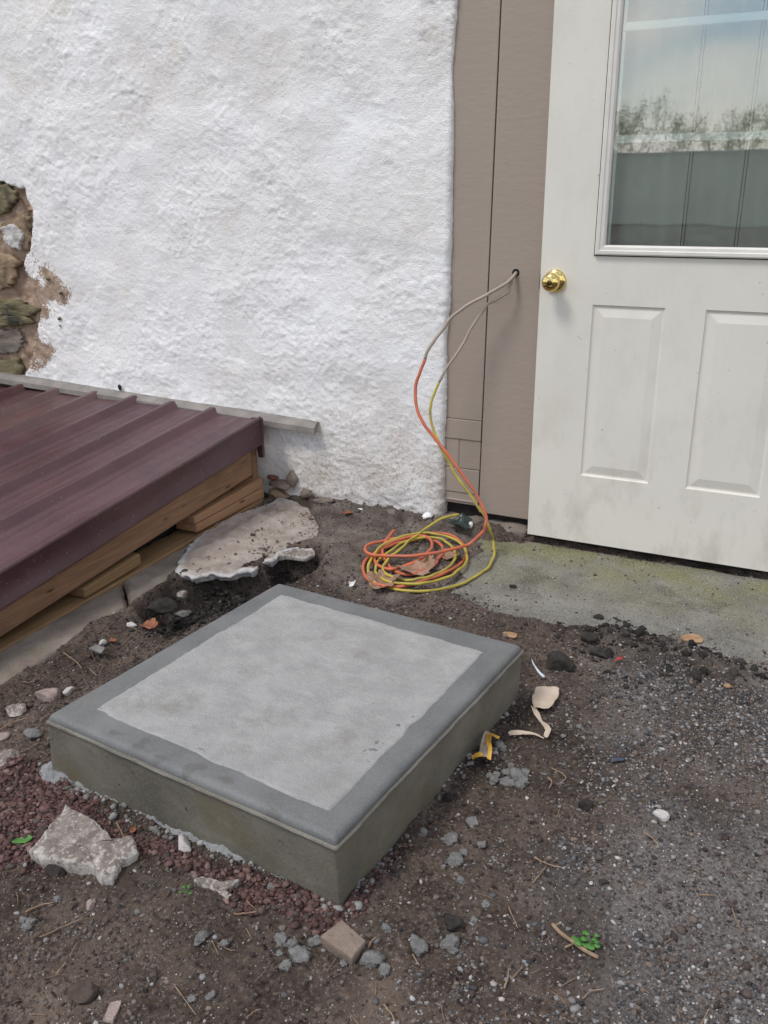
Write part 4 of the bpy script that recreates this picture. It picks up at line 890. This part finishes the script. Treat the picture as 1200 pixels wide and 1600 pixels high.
tag(ribbon([(960, 1033), (966, 1030), (973, 1028)], [.006, .010, .005], [.010, .012, .010], 'red_scrap', M_REDP, 'tiny red plastic scrap in the black gravel by the step', 'scrap', .5, 7), None)
ribbon([(955, 1190), (966, 1187), (977, 1186)], [.005, .010, .004], [.006, .008, .006], 'blue_scrap', M_BLUEP, 'faded blue plastic scrap trodden into the gravel', 'scrap', .3, 8)
torn([(545, 912), (551, 909), (556, 912), (552, 917), (546, 917)], 'white_scrap', M_WHITEP, 'white plastic bit on the soil left of the cable coil', 'scrap', .012, 9)
blob(G(735, 821, .035), (.013, .011, .016), 200, M_WHITEP, 'plastic_bit', sub=2, label='small white plastic lump lying under the taupe boards', cat='plastic bit')
torn([(700, 815), (722, 808), (738, 818), (728, 830), (706, 826)], 'dark_scrap', m_plain('dark_green_plastic', (.02, .035, .03), (.03, .045, .04), 40, .4, .5, 0, .3), 'crumpled dark green plastic under the taupe boards', 'scrap', .03, 11, .02)
for px, py, w_, h_, rt, lb in ((1081, 998, .055, .018, .35, 'flat orange brown bark chip on the edge of the door step'), (797, 996, .038, .010, -.1, 'brown bark chip behind the far right pad corner'), (1135, 1078, .016, .006, .4, 'small tan bark chip in the gravel at right')):
    g_ = G(px, py); t = np.linspace(0, 6.283, 10, endpoint=False); x_, y_ = w_*.6*np.cos(t), h_*1.4*np.sin(t)*(1+.3*np.cos(t))
    P = np.c_[g_[0]+x_*math.cos(rt)-y_*math.sin(rt), g_[1]+x_*math.sin(rt)+y_*math.cos(rt), np.full(10, float(hgt(g_[0], g_[1]))+.010)]
    V, f = slabmesh(P, .007, int(px), 6, 60, .10, .003); tag(link('bark_chip', V, f, M_CHIP), lb, 'bark chip', 'bark chips on the ground')
# big flat chunk, splinters, paver
def chunk(name, pts, z, th, seed, mat, label, cat, **k):
    P = [tuple(G(px, py, z+dz)) for px, py, dz in pts]
    for i in range(len(P)): P[i] = (P[i][0], P[i][1], P[i][2])
    V, f = slabmesh(P, th, seed, **k); return tag(link(name, V, f, mat, attrs=dict(edge=EDGE['v'])), label, cat)
chunk('concrete_chunk', [(102, 1256, .01), (150, 1283, .012), (166, 1298, .01), (178, 1314, .004), (211, 1306, .0), (213, 1328, 0), (190, 1345, -.004), (176, 1370, -.006), (158, 1372, -.006), (145, 1352, 0), (110, 1345, .0), (62, 1338, 0), (45, 1328, 0), (70, 1300, .006)], .038, .045, 41, M_CHUNK, 'large flat broken concrete chunk crusted with lichen, lower left', 'concrete chunk', jag=.05, rough=.008, ns=220, nr=20)
chunk('concrete_splinter', [(300, 1374, .004), (316, 1370, .004), (345, 1376, .004), (374, 1373, .006), (366, 1382, .002), (350, 1388, 0), (362, 1398, 0), (356, 1404, 0), (340, 1392, 0), (318, 1384, .0)], .020, .018, 42, M_CHUNK, 'thin jagged concrete flake on the red gravel before the pad', 'concrete flake', jag=.08, rough=.006)
chunk('paver_fragment', [(534, 1436, .004), (572, 1470, .004), (550, 1497, 0), (500, 1463, 0)], .028, .032, 43, M_BRICK, 'square brown paver fragment in front of the near pad corner', 'brick', jag=.02, rough=.003)
chunk('pale_slab_bit', [(160, 1592, 0), (172, 1564, 0), (190, 1562, 0), (186, 1574, 0), (176, 1596, 0)], .012, .012, 44, M_PINK, 'flat pale stone sliver at the lower left on dirt', 'stone', jag=.06)
chunk('roof_slate', [(138, 1012, .0), (150, 1006, .004), (165, 1012, .004), (158, 1020, 0)], .012, .006, 45, M_CEM, 'thin grey slate piece on the soil near the curb', 'slate', jag=.04)
RK = [(875, 1036, 21, 19, 18, M_BLACK, 'dark rounded rock beside the far right pad corner', 'rock'), (287, 1321, 12, 17, 10, M_PALE, 'white angular stone before the left front face of the pad', 'stone'),
      (74, 1086, 20, 14, 12, M_PINK, 'pinkish flat stone left of the pad', 'stone'), (107, 1080, 10, 8, 7, M_PALE, 'small white stone between pinkish stone and pad', 'stone'),
      (27, 1108, 18, 13, 8, M_CHUNK, 'grey flaky stone at the left edge under the pinkish stone', 'stone'), (12, 1187, 22, 16, 9, M_CHUNK, 'pale flat stone at the left edge level with the pad corner', 'stone'),
      (52, 1145, 14, 8, 7, M_CEM, 'slim grey stone just left of the pad corner', 'stone'), (5, 1150, 10, 8, 7, M_PINK, 'pale pebble at the far left edge above the red gravel', 'stone'),
      (1033, 1274, 12, 9, 8, M_PALE, 'pale stone alone in the gravel right of centre', 'stone'), (708, 1440, 17, 12, 12, M_BLACK, 'black clod right of the paver fragment', 'clod'),
      (915, 1258, 11, 9, 9, M_BLACK, 'round dark stone in the gravel left of the pale stone', 'stone'), (700, 1247, 9, 8, 8, M_BLACK, 'small black stone under the right side of the pad', 'stone'),
      (224, 947, 10, 6, 4, M_PALE, 'white chip at the left end of the black hole', 'stone'), (272, 919, 7, 5, 4, M_PALE, 'small white chip under the lip of the broken slab', 'stone'),
      (247, 931, 10, 7, 7, M_CEM, 'grey stone in the left end of the black hole', 'stone'), (285, 929, 9, 8, 6, M_CHUNK, 'pale grey stone in the black hole under the slab', 'stone'),
      (255, 947, 26, 12, 12, M_BLACK, 'flat black clod in the black hole', 'clod'), (318, 921, 17, 11, 11, M_BLACK, 'round black clod under the slab edge', 'clod'),
      (474, 881, 6, 5, 5, M_CHUNK, 'white lump inside the right end of the hole', 'stone'), (285, 960, 16, 7, 6, M_CEM, 'long grey stone lying low in the hole beside the pad', 'stone'),
      (206, 977, 9, 5, 5, M_PALE, 'white chip under the rust red leaf', 'stone'), (160, 1004, 6, 5, 5, M_PALE, 'white chip beside the grey slate piece', 'stone'),
      (130, 1545, 20, 17, 15, M_BROWN, 'brown dirt clod near the bottom left', 'clod'), (88, 1360, 18, 9, 9, M_BLACK, 'dark clod under the front of the large chunk', 'clod'),
      (142, 1413, 8, 8, 6, M_PINK, 'pink pebble below the large chunk', 'stone'), (62, 1300, 8, 6, 6, M_BROWN, 'brown stone in the red gravel left of the large chunk', 'stone'),
      (940, 1020, 18, 11, 12, M_BLACK, 'black soil lump right of the dark rounded rock', 'clod'), (920, 997, 14, 9, 10, M_BLACK, 'black soil lump at the edge of the step', 'clod'), (935, 965, 8, 6, 6, M_BLACK, 'small black clod lying on the mossy step', 'clod'), (802, 917, 7, 5, 5, M_BLACK, 'tiny black clod on the step near the yellow cable', 'clod')]
for i, (px, py, a_, b_, c_, mt, lb, ct) in enumerate(RK):
    m_ = pxm(px, py); g_ = gz(px, py, c_*m_*.42)
    blob(g_, (a_*m_, b_*m_*1.25, c_*m_*.95), 300+i, mt, ct, rot=YAW+.4*math.sin(i*2.1), sub=4 if a_ > 14 else 3, amp=.15, fr=2.0, facets=8, label=lb, cat=ct)
CR = [(770, 1219, 8), (776, 1211, 6), (764, 1212, 5), (793, 1207, 8), (790, 1222, 9), (807, 1212, 12), (818, 1220, 8), (812, 1226, 8), (800, 1224, 7), (798, 1196, 5), (820, 1207, 7), (780, 1164, 7), (788, 1170, 6), (773, 1172, 5), (703, 1310, 11), (712, 1344, 12), (725, 1332, 6), (655, 1478, 13), (648, 1468, 7), (703, 1472, 12), (706, 1482, 8), (582, 1500, 15), (600, 1515, 9), (468, 1492, 13), (456, 1474, 8), (440, 1468, 10), (447, 1508, 8), (437, 1489, 5), (492, 1470, 9), (538, 1505, 6), (604, 1450, 7), (313, 1466, 10), (352, 1474, 6), (42, 1448, 7), (48, 1440, 6), (36, 1438, 5), (425, 1387, 7), (738, 1285, 9), (752, 1320, 6), (660, 1300, 7), (300, 1560, 6), (330, 1555, 7), (215, 1425, 4), (90, 1405, 5), (720, 1376, 7), (760, 1412, 6), (645, 1272, 6), (740, 1437, 5), (880, 1150, 4), (905, 1135, 4)]
for i, (px, py, s_) in enumerate(CR):
    m_ = pxm(px, py); g_ = gz(px, py, s_*m_*.30)
    blob(g_, (s_*m_, s_*m_*1.1, s_*m_*.75), 400+i, M_CEM, 'cement_crumb', rot=i*1.3, sub=3, amp=.60, fr=3.2, facets=3, smooth=False, label='rough pale grey lump of cement on the brown dirt around the pad', cat='cement lump', group='cement lumps around the pad')
def twig(pts, r0, name, label, cat, group=None, mat=M_TWIG, z=.006):
    P = np.array([gz(px, py, z) for px, py in pts]); Q = catmull(P, 6)
    n = len(Q); Q[:, 2] += .0015*vn(np.arange(n)*.7, px_seed[0], 0, 5); px_seed[0] += 1
    return tag(link(name, *tube(Q, np.linspace(r0, r0*.6, n)*(1+.2*vn(np.arange(n)*.9, 0, 0, 8)), 7), mat), label, cat, group)
px_seed = [0]
st = thing('stick', tuple(G(897, 1478)), 'brown forked stick lying beside the green weed', 'stick')
for pts, r_ in (([(863, 1449), (876, 1464), (897, 1478), (915, 1493), (934, 1504)], .0036), ([(897, 1479), (888, 1484), (882, 1486)], .0018), ([(866, 1453), (872, 1448), (875, 1449)], .0018)):
    P = np.array([G(px, py) for px, py in pts]); P[:, 2] = [float(hgt(a_, b_))+.007 for a_, b_, _ in P]
    link('branch', *tube(catmull(P, 6), r_, 7), M_TWIG, st)
TW = [[(1144, 1420), (1150, 1436), (1160, 1456)], [(832, 1380), (842, 1368), (854, 1352)], [(835, 1340), (850, 1348), (876, 1356)], [(795, 1418), (802, 1434), (809, 1449)], [(788, 1544), (793, 1528), (795, 1512)], [(798, 1530), (808, 1520), (818, 1508)],
      [(862, 1200), (872, 1205), (884, 1214), (878, 1221)], [(856, 1214), (862, 1222), (858, 1232)], [(1096, 1600), (1102, 1588), (1108, 1576)], [(1092, 1398), (1104, 1398), (1118, 1399)], [(962, 1094), (972, 1096), (982, 1102)], [(645, 1491), (650, 1500), (655, 1508)], [(575, 1482), (580, 1472), (588, 1464)],
      [(62, 1465), (85, 1454), (130, 1434)], [(40, 1425), (62, 1415), (84, 1410)], [(272, 1538), (285, 1556), (306, 1586)], [(88, 1522), (96, 1512), (102, 1503)], [(100, 1020), (120, 1035), (128, 1045)], [(140, 1045), (152, 1055), (162, 1040)], [(366, 1428), (385, 1427), (402, 1425)], [(385, 1407), (394, 1416), (403, 1424)], [(15, 1055), (40, 1066), (60, 1060)], [(0, 1140), (20, 1128), (45, 1122)], [(20, 1180), (40, 1172), (62, 1160)], [(182, 1285), (190, 1300), (196, 1316)], [(385, 1590), (395, 1582), (408, 1576)], [(508, 1372), (500, 1360), (512, 1346)], [(1005, 1300), (1018, 1308), (1030, 1322)], [(910, 1560), (925, 1548), (944, 1545)], [(600, 1570), (612, 1585), (618, 1600)]]
for i, t in enumerate(TW):
    twig(t, .0011+.0009*((i*7) % 5)/4, 'twig', 'thin dry tan twig lying loose on the dirt', 'twig', 'dry twigs on the ground')
def weed(px, py, s, n, seed, label):
    r = np.random.default_rng(seed); g_ = G(px, py); g_[2] = float(hgt(g_[0], g_[1])); root = thing('weed', tuple(g_), label, 'weed'); V = []; Fc = []; mb = MB()
    for i in range(n):
        a_ = r.uniform(0, 6.28); L_ = s*r.uniform(.3, 1.); h_ = s*r.uniform(.25, .7); t = np.linspace(0, 1, 6)
        P = np.c_[g_[0]+L_*t*math.cos(a_), g_[1]+L_*t*math.sin(a_), g_[2]+h_*np.sqrt(t)]; mb.add(*tube(P, .0006, 5))
        c = P[-1]; w_ = s*r.uniform(.2, .36); k = len(V); m_ = 10
        for q in range(m_): b_ = 6.283*q/m_; V.append(c+np.array([w_*math.cos(b_), w_*.8*math.sin(b_), .2*w_*math.cos(2*b_+i)]))
        V.append(c); Fc += [(k+q, k+(q+1) % m_, k+m_) for q in range(m_)]
    mb.build('stem', M_WEED, root); o = link('leaves', np.array(V), Fc, M_WEED, root); md = o.modifiers.new('thickness', 'SOLIDIFY'); md.thickness = .0006
weed(918, 1478, .022, 12, 1, 'little green weed with round leaves beside the forked stick')
weed(293, 1404, .014, 5, 2, 'tiny green sprout in the dirt below the concrete flake')
tag(sheet('green_leaf', *leaf_mesh(36, 1313, .014, 31, .8, 2, 1.5, .3), M_WEED), 'single green leaf on the red gravel at left', 'leaf')

# ------------------------------------------------------------------ what stands behind the camera and shows in the glass
fence = thing('board_fence', (0, -15, .4), 'long grey green fence with a white top rail across the yard', 'fence')
MB().box(-30, 30, -15.06, -15, .2, 1.86, 0).build('panels', M_FENCE, fence)
MB().box(-30, 30, -15.08, -14.97, 1.862, 1.90, .01).build('rail', M_RAIL, fence)
for k in range(-7, 8): MB().box(k*4+1.35, k*4+1.45, -15.16, -15.062, .2, 1.85, .01).build('post', M_FENCE, fence)
def tree(x, y, h, seed, label, bushy=1.):
    r = np.random.default_rng(seed); z0 = .4; root = thing('bare_tree', (x, y, z0), label, 'tree', 'trees beyond the fence'); mb = MB(); tips = []
    def grow(p, d, L_, rad, lev):
        n = 5; P = [p]
        for i in range(n): d = d+r.normal(0, .10, 3)+np.array([0, 0, .05]); d /= np.linalg.norm(d); P.append(P[-1]+d*L_/n)
        mb.add(*tube(np.array(P), np.linspace(rad, rad*.55, n+1), 5 if lev else 8))
        if lev >= 3: tips.extend(P[1:]); return
        for i in range(5 if lev == 0 else 4):
            k = r.integers(2, n+1); nd = d+r.normal(0, .55, 3); nd[2] = abs(nd[2])*.8+.35; nd /= np.linalg.norm(nd); grow(P[k], nd, L_*r.uniform(.45, .7), rad*.5, lev+1)
    grow(np.array([x, y, z0-.1]), np.array([0, 0, 1.]), h*.45, .022*h/3, 0)
    mb.build('trunk', M_BARK, root, True); T = np.array(tips); n = int(1500*bushy); c = T[r.integers(0, len(T), n)]+r.normal(0, .10*h/4, (n, 3)); s = r.uniform(.02, .05, n)*h/4
    a_ = r.normal(size=(n, 3)); a_ /= np.linalg.norm(a_, axis=1)[:, None]; b_ = np.cross(a_, r.normal(size=(n, 3))); b_ /= np.linalg.norm(b_, axis=1)[:, None]
    V = np.stack([c-a_*s[:, None], c+b_*s[:, None]*.6, c+a_*s[:, None], c-b_*s[:, None]*.6], 1).reshape(-1, 3)
    link('crown', V, np.arange(4*n).reshape(-1, 4), M_FOL, root)
for i, (x_, y_, h_, b_) in enumerate([(-21, -46, 5.4, .5), (-17.2, -44, 5.6, .5), (-15, -46, 5.9, .55), (-13.8, -45, 5.3, .5), (-12.6, -44, 5.4, .5), (-11.5, -46.5, 5.9, .5), (-10.4, -45, 5.6, .5), (-9.2, -43, 5.7, .5), (-8.2, -45, 5.3, .45), (-7.2, -46, 5.8, .5), (-6.0, -45, 5.2, .4), (-5.3, -43, 4.8, .4), (-4.6, -46, 5.8, 1.), (-2.6, -44, 6.0, 1.), (.2, -46, 5.0, .5), (4, -44, 5.6, .5), (9, -46, 5.5, .5), (-26, -46, 5.5, .5)]):
    tree(x_, y_, h_, 600+i, ['thin early spring tree with sparse buds beyond the fence', 'rounder tree with pale green crown beyond the fence'][b_ >= 1], b_)
